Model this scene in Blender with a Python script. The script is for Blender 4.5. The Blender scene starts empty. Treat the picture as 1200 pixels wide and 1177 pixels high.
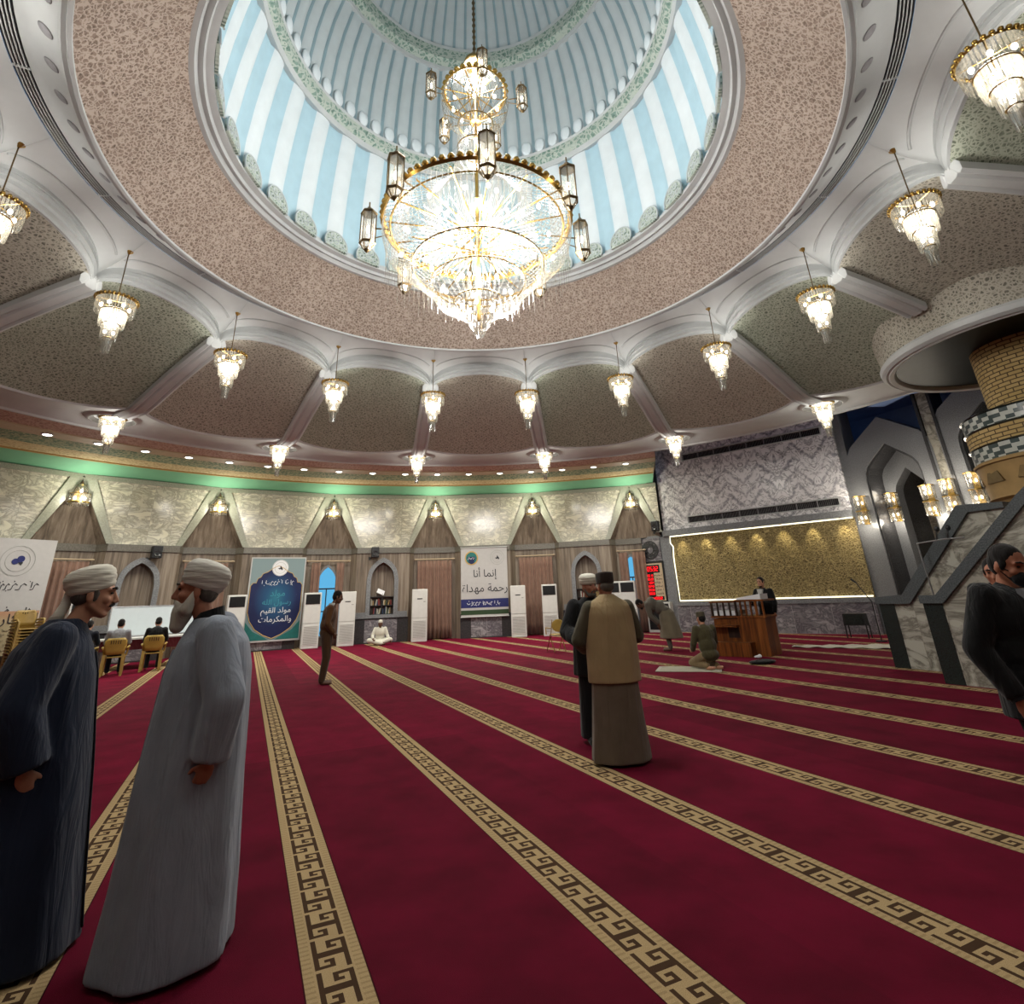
import bpy, bmesh, math, random
from math import sin, cos, pi, radians as R, sqrt, atan2
from mathutils import Vector, Matrix
from mathutils.geometry import tessellate_polygon
random.seed(7)
SC = bpy.context.scene
COL = SC.collection
CX, CY = -0.4205, 7.3041            # the hall's centre as seen from the photographer; the hall's centre is the origin here

# ------------------------------------------------------------------ mesh builder
class MB:
    def __init__(s): s.v = []; s.f = []; s.uv = []; s.mi = []; s.hasuv = False
    def add(s, vs, fs, mi=0, uvs=None):
        o = len(s.v); s.v += [tuple(p) for p in vs]
        if uvs: s.hasuv = True; s.uv += list(uvs)
        else: s.uv += [(0, 0)] * len(vs)
        s.f += [tuple(i + o for i in q) for q in fs]; s.mi += [mi] * len(fs)
        return s
    def box(s, x0, x1, y0, y1, z0, z1, mi=0, M=None):
        vs = [Vector(p) for p in ((x0,y0,z0),(x1,y0,z0),(x1,y1,z0),(x0,y1,z0),(x0,y0,z1),(x1,y0,z1),(x1,y1,z1),(x0,y1,z1))]
        if M: vs = [M @ p for p in vs]
        return s.add(vs, [(0,3,2,1),(4,5,6,7),(0,1,5,4),(1,2,6,5),(2,3,7,6),(3,0,4,7)], mi)
    def cyl(s, a, b, ra, rb=None, n=10, mi=0, caps=True):
        rb = ra if rb is None else rb
        a = Vector(a); b = Vector(b); d = (b - a).normalized()
        u = d.orthogonal().normalized(); w = d.cross(u); vs = []
        for c, r in ((a, ra), (b, rb)):
            for i in range(n):
                t = 2*pi*i/n; vs.append(c + u*(r*cos(t)) + w*(r*sin(t)))
        fs = [(i, (i+1) % n, n+(i+1) % n, n+i) for i in range(n)]
        if caps: fs += [tuple(range(n-1, -1, -1)), tuple(range(n, 2*n))]
        return s.add(vs, fs, mi)
    def tube(s, path, r, n=8, mi=0):
        P = [Vector(p) for p in path]; rs = r if isinstance(r, (list, tuple)) else [r]*len(P); vs = []; up = None
        for k, p in enumerate(P):
            d = (P[min(k+1, len(P)-1)] - P[max(k-1, 0)]).normalized()
            u = d.orthogonal().normalized() if up is None else (up - d*up.dot(d)).normalized()
            up = u; w = d.cross(u)
            for i in range(n): vs.append(p + u*(rs[k]*cos(2*pi*i/n)) + w*(rs[k]*sin(2*pi*i/n)))
        fs = [(k*n+i, k*n+(i+1) % n, (k+1)*n+(i+1) % n, (k+1)*n+i) for k in range(len(P)-1) for i in range(n)]
        fs += [tuple(range(n-1, -1, -1)), tuple(range((len(P)-1)*n, len(P)*n))]
        return s.add(vs, fs, mi)
    def ell(s, c, r, n=14, m=9, M=None, mi=0):
        c = Vector(c); vs = [Vector((0, 0, -1))]
        for j in range(1, m):
            t = -pi/2 + pi*j/m
            for i in range(n): vs.append(Vector((cos(t)*cos(2*pi*i/n), cos(t)*sin(2*pi*i/n), sin(t))))
        vs.append(Vector((0, 0, 1)))
        vs = [Vector((p.x*r[0], p.y*r[1], p.z*r[2])) for p in vs]
        if M: vs = [M @ p for p in vs]
        vs = [p + c for p in vs]; L = len(vs)-1
        fs = [(0, 1+(i+1) % n, 1+i) for i in range(n)]
        for j in range(m-2):
            for i in range(n): fs.append((1+j*n+i, 1+j*n+(i+1) % n, 1+(j+1)*n+(i+1) % n, 1+(j+1)*n+i))
        fs += [(L, 1+(m-2)*n+i, 1+(m-2)*n+(i+1) % n) for i in range(n)]
        return s.add(vs, fs, mi)
    def cap(s, a, b, ra, rb=None, n=12):                  # tapered capsule, closed
        rb = ra if rb is None else rb; a = Vector(a); b = Vector(b); d = (b-a)
        d = d.normalized() if d.length > 1e-6 else Vector((0, 0, 1)); u = d.orthogonal().normalized(); w = d.cross(u)
        rings = []
        for t in (-80, -50, -20, 0): rings.append((a + d*(ra*sin(R(t))), ra*cos(R(t))))
        for t in (0, 20, 50, 80): rings.append((b + d*(rb*sin(R(t))), rb*cos(R(t))))
        return s.loft([[c + u*(q*cos(2*pi*i/n)) + w*(q*sin(2*pi*i/n)) for i in range(n)] for c, q in rings])
    def loft(s, rings, closed=True, caps=True, mi=0, uvf=None):
        n = len(rings[0]); vs = [p for r in rings for p in r]; m = len(rings); q = n if closed else n-1
        fs = [(k*n+i, k*n+(i+1) % n, (k+1)*n+(i+1) % n, (k+1)*n+i) for k in range(m-1) for i in range(q)]
        if caps and closed: fs += [tuple(range(n-1, -1, -1)), tuple(range((m-1)*n, m*n))]
        return s.add(vs, fs, mi, [uvf(k, i) for k in range(m) for i in range(n)] if uvf else None)
    def lathe(s, prof, n=64, a0=0., a1=360., c=(0, 0), rmod=None, mi=0, uvr=None, af=None):   # angles clockwise from +y
        vs = []; uv = []; L = 0; full = abs(a1-a0-360) < 1e-6 and uvr is None; N = n if full else n+1
        for k, (r, z) in enumerate(prof):
            if k: L += sqrt((r-prof[k-1][0])**2 + (z-prof[k-1][1])**2)
            for i in range(N):
                t = R(a0 + ((af(r) if af else a1)-a0)*i/n); q = r + (rmod(k, math.degrees(t)) if rmod else 0)
                vs.append((c[0]+q*sin(t), c[1]+q*cos(t), z)); uv.append((t*(uvr or r), L))
        fs = []
        for k in range(len(prof)-1):
            for i in range(n):
                j = (i+1) % N; fs.append((k*N+i, k*N+j, (k+1)*N+j, (k+1)*N+i))
        return s.add(vs, fs, mi, uv)
    def prism(s, poly, y0, y1, mi=0):                     # polygon in xz extruded along y
        n = len(poly); vs = [(x, y0, z) for x, z in poly] + [(x, y1, z) for x, z in poly]
        tri = tessellate_polygon([[Vector((x, z, 0)) for x, z in poly]])
        fs = [tuple(t) for t in tri] + [tuple(n+i for i in reversed(t)) for t in tri] + [(i, (i+1) % n, n+(i+1) % n, n+i) for i in range(n)]
        return s.add(vs, fs, mi)
    def plate(s, outer, holes, y0, y1, mi=0):             # front face at y0 with holes, walls back to y1
        loops = [outer] + holes; flat = [p for L in loops for p in L]; n = len(flat)
        tri = tessellate_polygon([[Vector((x, z, 0)) for x, z in L] for L in loops])
        vs = [(x, y0, z) for x, z in flat] + [(x, y1, z) for x, z in flat]
        fs = [tuple(t) for t in tri] + [tuple(n+i for i in t) for t in tri]; o = 0
        for L in loops:
            k = len(L); fs += [(o+i, o+(i+1) % k, n+o+(i+1) % k, n+o+i) for i in range(k)]; o += k
        return s.add(vs, fs, mi)

def link(o, parent=None):
    COL.objects.link(o)
    if parent: o.parent = parent
    return o
def finish(me, mats, smooth=None, recalc=True):
    if recalc:
        bm = bmesh.new(); bm.from_mesh(me); bmesh.ops.recalc_face_normals(bm, faces=bm.faces); bm.to_mesh(me); bm.free()
    for m in (mats if isinstance(mats, (list, tuple)) else [mats]): me.materials.append(m)
    if smooth is not None:
        me.polygons.foreach_set('use_smooth', [True]*len(me.polygons))
        if smooth < 180: me.set_sharp_from_angle(angle=R(smooth))
def obj(name, mb, mats, parent=None, smooth=None, recalc=True):
    me = bpy.data.meshes.new(name); me.from_pydata(mb.v, [], mb.f)
    if mb.hasuv:
        L = me.uv_layers.new(name='UVMap'); idx = [0]*len(me.loops); me.loops.foreach_get('vertex_index', idx)
        L.data.foreach_set('uv', [c for i in idx for c in mb.uv[i]])
    if any(mb.mi): me.polygons.foreach_set('material_index', mb.mi)
    finish(me, mats, smooth, recalc)
    return link(bpy.data.objects.new(name, me), parent)
def remesh(name, mb, mat, parent=None, voxel=0.01, it=6, fac=0.5):     # one continuous smooth surface out of closed overlapping volumes
    me = bpy.data.meshes.new(name + '_raw'); me.from_pydata(mb.v, [], mb.f)
    bm = bmesh.new(); bm.from_mesh(me); bmesh.ops.recalc_face_normals(bm, faces=bm.faces); bm.to_mesh(me); bm.free()
    o = bpy.data.objects.new('raw', me); COL.objects.link(o)
    m = o.modifiers.new('r', 'REMESH'); m.mode = 'VOXEL'; m.voxel_size = voxel; m.use_smooth_shade = True
    if it:
        m = o.modifiers.new('s', 'SMOOTH'); m.iterations = it; m.factor = fac
    dg = bpy.context.evaluated_depsgraph_get(); dg.update()
    me2 = bpy.data.meshes.new_from_object(o.evaluated_get(dg)); me2.name = name
    bpy.data.objects.remove(o); bpy.data.meshes.remove(me); me2.materials.clear()
    finish(me2, mat, 180, False)
    return link(bpy.data.objects.new(name, me2), parent)
def tag(o, label, cat=None, group=None, kind=None):
    if label: o['label'] = label
    if cat: o['category'] = cat
    if group: o['group'] = group
    if kind: o['kind'] = kind
    return o
def thing(name, label, cat, loc=(0, 0, 0), rz=0., group=None):
    o = bpy.data.objects.new(name, None); o.empty_display_size = .1; COL.objects.link(o)
    o.location = loc; o.rotation_euler = (0, 0, rz); return tag(o, label, cat, group)
def struct(name, loc=(0, 0, 0), rz=0.):
    o = bpy.data.objects.new(name, None); COL.objects.link(o); o.location = loc; o.rotation_euler = (0, 0, rz); o['kind'] = 'structure'; return o
def copy_tree(o, parent=None):
    c = o.copy(); COL.objects.link(c); c.parent = parent
    for ch in list(o.children): copy_tree(ch, c)
    return c
def pos(deg, r, z=0.): return (r*sin(R(deg)), r*cos(R(deg)), z)
def frame(deg, dist, x=0., y=0., z=0.):                   # location in the frame of a wall plane: x right, y behind, z up
    a = R(deg); return ((dist+y)*sin(a) + x*cos(a), (dist+y)*cos(a) - x*sin(a), z), -a
def light(name, kind, loc, energy, color=(1, .9, .78), parent=None, **kw):
    d = bpy.data.lights.new(name, kind); d.energy = energy; d.color = color
    for k, v in kw.items(): setattr(d, k, v)
    o = bpy.data.objects.new(name, d); o.location = loc; return link(o, parent)

# ------------------------------------------------------------------ materials
def lin(h):
    if isinstance(h, str):
        h = [int(h[i:i+2], 16)/255 for i in (0, 2, 4)]
        return tuple((c/12.92 if c <= .04045 else ((c+.055)/1.055)**2.4) for c in h) + (1,)
    return tuple(h) + ((1,) if len(h) == 3 else ())
class NT:
    def __init__(s, name):
        s.m = bpy.data.materials.new(name); s.m.use_nodes = True; s.t = s.m.node_tree; s.t.nodes.clear()
        s.out = s.t.nodes.new('ShaderNodeOutputMaterial')
    def n(s, typ, **kw):
        x = s.t.nodes.new('ShaderNode' + typ)
        for k, v in kw.items(): setattr(x, k, v)
        return x
    def inp(s, node, key, v):
        if v is None: return
        if isinstance(v, bpy.types.NodeSocket): s.t.links.new(v, node.inputs[key])
        else: node.inputs[key].default_value = v
    def co(s, k='Object'): return s.n('TexCoord').outputs[k]
    def math(s, op, a, b=None, c=None):
        x = s.n('Math', operation=op); s.inp(x, 0, a); s.inp(x, 1, b); s.inp(x, 2, c); return x.outputs[0]
    def vm(s, op, a, b=None):
        x = s.n('VectorMath', operation=op); s.inp(x, 0, a); s.inp(x, 1, b); return x.outputs['Value' if op in ('DOT_PRODUCT', 'LENGTH') else 'Vector']
    def sep(s, v): x = s.n('SeparateXYZ'); s.inp(x, 0, v); return x.outputs
    def comb(s, a, b, c=0.): x = s.n('CombineXYZ'); s.inp(x, 0, a); s.inp(x, 1, b); s.inp(x, 2, c); return x.outputs[0]
    def map(s, v, sc=(1, 1, 1), rot=(0, 0, 0), loc=(0, 0, 0)):
        x = s.n('Mapping'); s.inp(x, 'Vector', v); s.inp(x, 'Scale', sc); s.inp(x, 'Rotation', rot); s.inp(x, 'Location', loc); return x.outputs[0]
    def noise(s, v, sc, det=3, dist=0., rough=.55, col=False):
        x = s.n('TexNoise'); s.inp(x, 'Vector', v); s.inp(x, 'Scale', sc); s.inp(x, 'Detail', det); s.inp(x, 'Distortion', dist); s.inp(x, 'Roughness', rough)
        return x.outputs['Color' if col else 0]
    def vor(s, v, sc, feat='F1', out='Distance', rnd=1.):
        x = s.n('TexVoronoi', feature=feat); s.inp(x, 'Vector', v); s.inp(x, 'Scale', sc); s.inp(x, 'Randomness', rnd); return x.outputs[out]
    def ramp(s, f, stops, interp='LINEAR'):
        x = s.n('ValToRGB'); x.color_ramp.interpolation = interp; e = x.color_ramp.elements
        while len(e) < len(stops): e.new(.5)
        for q, (p, c) in zip(e, stops): q.position = p; q.color = lin(c)
        s.inp(x, 0, f); return x.outputs[0]
    def mix(s, f, a, b, mode='MIX'):
        x = s.n('Mix', data_type='RGBA', blend_type=mode); s.inp(x, 0, f)
        s.inp(x, 6, lin(a) if isinstance(a, (str, tuple)) else a); s.inp(x, 7, lin(b) if isinstance(b, (str, tuple)) else b); return x.outputs[2]
    def bump(s, h, st=.3, d=.02): x = s.n('Bump'); s.inp(x, 'Height', h); s.inp(x, 'Strength', st); s.inp(x, 'Distance', d); return x.outputs[0]
    def pbr(s, col, rough=.6, metal=0., nor=None, spec=.4, **kw):
        x = s.n('BsdfPrincipled'); s.inp(x, 'Base Color', lin(col) if isinstance(col, (str, tuple)) else col); s.inp(x, 'Roughness', rough); s.inp(x, 'Metallic', metal)
        s.inp(x, 'Normal', nor); s.inp(x, 'Specular IOR Level', spec)
        for k, v in kw.items(): s.inp(x, k.replace('_', ' '), v)
        s.t.links.new(x.outputs[0], s.out.inputs[0]); return s.m
    def surf(s, sock): s.t.links.new(sock, s.out.inputs[0]); return s.m
def plain(name, col, rough=.6, metal=0., var=.12, sc=8., spec=.4, bump=0., **kw):
    t = NT(name); c = lin(col); n = t.noise(t.co(), sc, 3)
    lo = tuple(v*(1-var) for v in c[:3]); hi = tuple(min(1, v*(1+var)) for v in c[:3])
    return t.pbr(t.ramp(n, [(.3, lo), (.7, hi)]), rough, metal, t.bump(t.noise(t.co(), sc*12, 2), bump, .005) if bump else None, spec, **kw)
def emit(name, col, st):
    t = NT(name); e = t.n('Emission'); t.inp(e, 0, lin(col)); t.inp(e, 1, st); m = t.surf(e.outputs[0])
    try: m.cycles.emission_sampling = 'NONE'
    except Exception: pass
    return m
M = {}
M['white'] = plain('white_plaster', 'bcbfbf', .6, var=.04, sc=3)
M['white2'] = plain('grey_white_plaster', 'b4b7b7', .7, var=.06, sc=3)
M['recess'] = plain('recess_dark_grey', '55534f', .7)  # darker than the plaster, on the inside of the lamp recesses
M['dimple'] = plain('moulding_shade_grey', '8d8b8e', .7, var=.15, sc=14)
M['black'] = plain('black_slot', '0c0c0e', .8)
M['bluestripe'] = plain('pale_blue_paint', 'a9c6d2', .6, var=.05, sc=3)
M['groove'] = plain('grey_blue_paint', '8fa4ab', .6, var=.05, sc=3)
M['lobe'] = plain('dome_white_paint', 'd3dadd', .55, var=.04, sc=3)
M['lobe2'] = plain('dome_grey_paint', 'b9c0c2', .55, var=.04, sc=3)
def m_arab(name, base, mid, light, sc, thick):
    t = NT(name); uv = t.co('UV'); w = t.noise(uv, sc*.9, 2, col=True)
    v = t.vm('ADD', uv, t.vm('MULTIPLY', t.vm('SUBTRACT', w, (.5, .5, .5)), (1.6/sc, 1.6/sc, 0)))
    d1 = t.vor(v, sc, 'DISTANCE_TO_EDGE'); d2 = t.vor(v, sc*1.9, 'F1')
    c = t.mix(t.ramp(d2, [(.15, (0, 0, 0)), (.55, (1, 1, 1))]), base, mid)
    c = t.mix(t.ramp(d2, [(.03, (1, 1, 1)), (.16, (0, 0, 0))]), c, light)
    c = t.mix(t.ramp(d1, [(thick*.6, (1, 1, 1)), (thick*1.5, (0, 0, 0))]), c, light)
    c = t.mix(t.math('MULTIPLY', t.noise(uv, .5, 2), .35), c, mid)
    return t.pbr(c, .75, spec=.2)
M['pink'] = m_arab('rose_arabesque_mosaic', '5a4d44', '978578', 'c4b5a8', 17, .10)
def m_flower(name, base, mid, light, sc):
    t = NT(name); uv = t.co('UV'); d = t.vor(uv, sc, 'F1', rnd=.3); d1 = t.vor(uv, sc*2.6, 'DISTANCE_TO_EDGE')
    c = t.ramp(d, [(.06, light), (.15, base), (.30, base), (.40, light), (.52, mid), (.75, base)])
    c = t.mix(t.ramp(d1, [(.05, (1, 1, 1)), (.16, (0, 0, 0))]), c, light)
    c = t.mix(t.math('MULTIPLY', t.noise(uv, .9, 3), .5), c, mid)
    return t.pbr(c, .7, spec=.25)
M['vgreen'] = m_flower('olive_mosaic', '5a6054', '828a7a', 'b8bdac', 6.2)
M['vbrown'] = m_flower('brown_mosaic', '5e5c54', '8e8a7e', 'bfbaac', 6.2)
M['redband'] = m_arab('dull_red_pattern', '6e4c42', 'a67b72', 'c0a292', 9, .12)
M['greenband'] = m_arab('deep_green_pattern', '3a5a49', '678871', 'b5b795', 8, .12)
M['ochre'] = m_arab('ochre_pattern', '998a68', 'bca97f', 'ddcea2', 9, .15)
M['domeband'] = m_arab('green_frieze', '4c665b', '7a9186', 'b4bab0', 9, .13)
M['medal'] = m_flower('grey_green_rosette', '5c6d63', '7f8d82', 'c3cac0', 5.0)
M['tan'] = plain('tan_soffit_paint', 'b8a488', .6, var=.08)
M['greenpaint'] = plain('sea_green_paint', '7dc09b', .45, var=.05, sc=2)
def m_marble(name, base, vein, dark, sc=1.2, tile=.62, warm=None, rough=.22, amt=.5):
    t = NT(name); o = t.co(); x, y, z = t.sep(o)
    u = t.math('ADD', x, y); p = t.comb(u, z, 0.)
    ti = t.comb(t.math('FLOOR', t.math('DIVIDE', u, tile)), t.math('FLOOR', t.math('DIVIDE', z, tile)), 0.)
    wn = t.n('TexWhiteNoise', noise_dimensions='3D'); t.inp(wn, 'Vector', ti)
    p = t.vm('ADD', p, t.vm('MULTIPLY', wn.outputs['Color'], (9, 9, 9)))
    n1 = t.noise(t.map(p, (1., 1.9, 1.), (0, 0, .7)), sc*1.5, 7, 1.1, .66); n2 = t.noise(p, sc*.8, 3, .6)
    v = t.math('ABSOLUTE', t.math('SUBTRACT', n1, .5))
    c = t.ramp(n2, [(.3, base), (.7, warm or base)])
    c = t.mix(t.ramp(v, [(.0, (amt, amt, amt)), (.09, (0, 0, 0))]), c, dark)
    c = t.mix(t.ramp(n1, [(.52, (0, 0, 0)), (.75, (.8, .8, .8))]), c, vein)
    g = t.math('MINIMUM', t.math('PINGPONG', u, tile/2), t.math('PINGPONG', z, tile/2))
    c = t.mix(t.math('LESS_THAN', g, .004), c, vein)
    return t.pbr(c, rough, spec=.5)
M['trapmarble'] = m_marble('cream_veined_marble', 'd8d3bd', '9a978b', '57544d', 1.15, .68, 'e2dfcf', .14, .6)
M['greymarble'] = m_marble('grey_veined_marble', '8c898c', 'b1adb0', '45424a', 1.6, 1.2, '6f6a70', .18, .7)
M['minmarble'] = m_marble('pale_minbar_marble', 'a9a699', '8d877a', '3c352d', .8, 1.6, 'b3b0a4', .25, .7)
M['brownmarble'] = m_marble('brown_veined_marble', '8c8475', 'a79d8c', '4a3f33', 2.2, .4, '766c5d', .25, .7)
def m_book(name):
    t = NT(name); x, y, z = t.sep(t.co()); u = t.math('PINGPONG', t.math('ADD', x, .1), .62); w = t.math('PINGPONG', z, .8)
    p = t.comb(u, z, t.math('MULTIPLY', t.math('FLOOR', t.math('DIVIDE', t.math('ADD', x, .1), 1.24)), .35)); n = t.noise(p, 1.1, 4, .5); w = z
    a = t.math('ADD', t.math('ADD', t.math('MULTIPLY', u, 4.2), t.math('MULTIPLY', w, 4.)), t.math('MULTIPLY', n, 3.))
    s = t.math('SINE', t.math('MULTIPLY', a, 3.0)); n2 = t.noise(p, 5., 5, 1.2)
    f = t.math('ADD', s, t.math('MULTIPLY', t.math('SUBTRACT', n2, .5), 2.6))
    c = t.ramp(t.math('MULTIPLY_ADD', f, .3, .5), [(.0, '74727b'), (.2, 'aeacb2'), (.36, 'e0dee0'), (.8, 'e8e6e8'), (.97, '8e8c95')])
    c = t.mix(t.ramp(t.math('ABSOLUTE', t.math('SUBTRACT', t.noise(p, 2.2, 6, 2.2), .5)), [(.0, (.75, .75, .75)), (.045, (0, 0, 0))]), c, '4a4a52')
    return t.pbr(c, .2, spec=.5)
M['bookmarble'] = m_book('bookmatched_white_marble')
def m_wood(name, a, b, c_, sc=1., rough=.45):
    t = NT(name); o = t.co(); p = t.map(o, (7*sc, 7*sc, .35*sc)); n = t.noise(p, 1.6, 5, .4, .6)
    x, y, z = t.sep(o); pl = t.math('FLOOR', t.math('DIVIDE', t.math('ADD', x, y), .3)); wn = t.n('TexWhiteNoise', noise_dimensions='1D'); t.inp(wn, 'W', pl)
    f = t.math('ADD', n, t.math('MULTIPLY', t.math('SUBTRACT', wn.outputs[0], .5), .16))
    return t.pbr(t.ramp(f, [(.3, a), (.5, b), (.72, c_)]), rough, spec=.35)
M['veneer'] = m_wood('grey_brown_veneer', '5c5146', '7a6d60', '94887a')
M['redwood'] = m_wood('red_brown_wood', '4b2710', '76421a', '915a2a', 1.6, .35)
M['darkwood'] = m_wood('dark_wood', '1d1410', '33241c', '45342a', 1.6, .4)
def m_speckle(name, a, b, sc=60, rough=.3):
    t = NT(name); n = t.noise(t.co(), sc, 2); n2 = t.noise(t.co(), 1.2, 3)
    return t.pbr(t.mix(t.math('MULTIPLY', n2, .5), t.ramp(n, [(.35, a), (.65, b)]), a), rough, spec=.5)
M['granite'] = m_speckle('grey_granite', '66686b', '8f9194', 40)
M['granite2'] = m_speckle('pale_green_stone', '8d8f80', 'a3a596', 30)
M['ledge'] = m_speckle('brown_grey_stone', '5e5a52', '77736a', 30)
M['darkstone'] = m_speckle('dark_granite', '2b2b2d', '434345', 40, .25)
M['greenstone'] = m_speckle('dark_green_granite', '1a2120', '2c3634', 50, .2)
M['railstone'] = m_speckle('grey_polished_granite', '45494b', '64696b', 50, .15)
M['bluepaint'] = plain('slate_blue_paint', '6f86b4', .6, var=.12, sc=2)
M['darkglass'] = plain('dark_grey_glass', '15191b', .4, var=.3, sc=4, spec=.08)
def m_gold(name):
    t = NT(name); x, y, z = t.sep(t.co()); p = t.comb(x, z, 0.)
    w = t.vm('ADD', t.map(p, (1., 1.6, 1)), t.vm('MULTIPLY', t.noise(p, 2.5, 3, col=True), (.5, .5, 0)))
    d = t.vor(w, 9.5, 'DISTANCE_TO_EDGE'); d2 = t.vor(t.map(w, (1, .6, 1), (0, 0, .6)), 19, 'DISTANCE_TO_EDGE')
    f = t.math('MINIMUM', t.ramp(d, [(.02, (1, 1, 1)), (.08, (0, 0, 0))]), 1.); f2 = t.ramp(d2, [(.02, (.7, .7, .7)), (.07, (0, 0, 0))])
    h = t.math('MAXIMUM', f, f2); st = t.noise(t.map(p, (6, .3, 1)), 2., 3)
    c = t.mix(h, t.ramp(st, [(.3, '4a3f28'), (.7, '6b5b36')]), 'a8976a')
    return t.pbr(c, .42, .35, t.bump(h, .5, .02))
M['goldpanel'] = m_gold('gold_script_relief')
M['brass'] = plain('brass', 'a98a4a', .28, 1., var=.1)
M['bronze'] = plain('dark_bronze', '6d5b3f', .4, .9, var=.15)
def m_crystal(name, tr, tint, gl=.15):
    t = NT(name); a = t.n('BsdfTransparent'); b = t.n('BsdfTranslucent'); c = t.n('BsdfGlossy'); d = t.n('BsdfDiffuse')
    t.inp(a, 0, (1, 1, 1, 1)); t.inp(b, 0, lin(tint)); t.inp(c, 0, lin('ffffff')); t.inp(c, 'Roughness', .12); t.inp(d, 0, lin(tint))
    m1 = t.n('MixShader'); t.inp(m1, 0, .4); t.inp(m1, 1, b.outputs[0]); t.inp(m1, 2, d.outputs[0])
    m2 = t.n('MixShader'); t.inp(m2, 0, gl); t.inp(m2, 1, m1.outputs[0]); t.inp(m2, 2, c.outputs[0])
    m3 = t.n('MixShader'); t.inp(m3, 0, tr); t.inp(m3, 1, m2.outputs[0]); t.inp(m3, 2, a.outputs[0])
    return t.surf(m3.outputs[0])
M['crystal'] = m_crystal('cut_crystal', .58, '8f897b', .22)
M['crystal2'] = m_crystal('clear_crystal', .72, '8f8b80', .35)
M['glassclear'] = m_crystal('lantern_glass', .70, 'efe6d2', .35)
M['bulb'] = emit('bulb_glow', 'fff3dc', 7.)
M['bulbsoft'] = emit('lamp_glow', 'ffedc8', 6.)
M['ledstrip'] = emit('led_strip', 'fff6d2', 1.2)
M['led_red'] = emit('red_led', 'ff1a22', 1.)
M['downglow'] = emit('downlight_glow', 'fff8e8', 6.)
M['windowblue'] = emit('dusk_window_glass', '62b6e4', .5)
M['marble_plate'] = M['trapmarble']
def m_brick(name, uvscale=1.):
    t = NT(name); b = t.n('TexBrick'); t.inp(b, 'Vector', t.co('UV')); t.inp(b, 'Color1', lin('c2a874')); t.inp(b, 'Color2', lin('b0965f')); t.inp(b, 'Mortar', lin('3b2d1e'))
    t.inp(b, 'Scale', 1.); t.inp(b, 'Mortar Size', .012); t.inp(b, 'Brick Width', .24); t.inp(b, 'Row Height', .078); t.inp(b, 'Mortar Smooth', .2)
    c = t.mix(t.math('MULTIPLY', t.noise(t.co(), 3., 3), .4), b.outputs['Color'], '8e7444')
    return t.pbr(c, .7, nor=t.bump(b.outputs['Fac'], -.5, .01), spec=.3)
M['brick'] = m_brick('yellow_brick')
M['sandstone'] = plain('yellow_sandstone', '9a7d4f', .65, var=.18, sc=3)
def m_mosaic(name):
    t = NT(name); u, v, w = t.sep(t.co('UV')); k = t.math('FLOOR', t.math('DIVIDE', u, .075)); j = t.math('FLOOR', t.math('DIVIDE', v, .075))
    wn = t.n('TexWhiteNoise', noise_dimensions='2D'); t.inp(wn, 'Vector', t.comb(k, j))
    a = t.math('MODULO', t.math('ADD', k, t.math('MULTIPLY', j, 3.)), 5.)
    return t.pbr(t.mix(t.math('LESS_THAN', t.math('ADD', a, t.math('MULTIPLY', wn.outputs[0], 1.6)), 2.6), 'aeb1aa', '2a3a3a'), .3)
M['mosaic'] = m_mosaic('dark_and_white_mosaic')
def m_fabric(name, col, sc=220, var=.1, rough=.85):
    t = NT(name); c = lin(col); n = t.noise(t.co(), 5., 3); lo = tuple(v*(1-var) for v in c[:3]); hi = tuple(min(1, v*(1+var)) for v in c[:3])
    wr = t.math('ADD', t.math('MULTIPLY', t.noise(t.map(t.co(), (11, 11, 2.2)), 1., 3, .8), 1.), t.math('MULTIPLY', t.noise(t.co(), sc, 2), .03))
    return t.pbr(t.ramp(n, [(.3, lo), (.7, hi)]), rough, nor=t.bump(wr, .55, .045), spec=.2, Sheen_Weight=.15)
def m_wrap(name, col):
    t = NT(name); h = t.noise(t.map(t.co(), (5, 5, 55), (.25, .12, 0)), 1., 2, .6); c = lin(col)
    return t.pbr(t.ramp(t.noise(t.co(), 9., 2), [(.3, tuple(v*.9 for v in c[:3])), (.7, c[:3])]), .85, nor=t.bump(h, .5, .012), spec=.2)
for k, c in dict(navy='1b2437', navy2='0f1420', grey='878e99', grey2='727a85', beige='a08a66', taupe='6a5d4f', olive='4c4636', brownj='4d3118', brownp='3d2916', blackc='0f1012', blackc2='16161a', robewhite='c6c3b6', turban='d6d1c2', turban2='cbc8bd', greytunic='5c574d', greytunic2='6d6553', khaki='7d6a4c', curtain='86695b', curtain2='6d584b', shirt='8b8d92', shirtw='b9b9b5', olivej='454029', hatbrown='2c211a', rugw='b8b3a4', rug2='a9a48f', cloth='a9a7a6', maroon='571d22', maskblack='121316').items():
    M[k] = m_fabric('fabric_' + k, c)
M['turban'] = m_wrap('turban_cloth', 'dcd8ca'); M['turban2'] = m_wrap('turban_cloth_grey', 'd2cfc5')
M['skin'] = plain('skin', 'b5846a', .5, var=.1, sc=14, spec=.35)
M['skin2'] = plain('skin_ruddy', 'a16a52', .5, var=.12, sc=14, spec=.35)
M['skind'] = plain('skin_dark', '5d4030', .5, var=.1, sc=14)
M['hairblack'] = m_fabric('hair_black', '15110f', 90, .3)
M['hairgrey'] = m_fabric('hair_grey', '5c5650', 90, .3)
M['beardwhite'] = m_fabric('beard_white', 'bdb8ab', 90, .15)
M['eye'] = plain('eye_dark', '1b1411', .15)
M['acwhite'] = plain('white_plastic', 'cfcfcb', .35, var=.03)
M['acgrey'] = plain('grey_plastic', '9c9c98', .4, var=.05)
M['acdark'] = plain('dark_plastic', '1d1e20', .35)
M['yellowplastic'] = plain('yellow_plastic', 'b3974a', .35, var=.08)
M['yellowdull'] = plain('ochre_plastic', '94793c', .4, var=.08)
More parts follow.
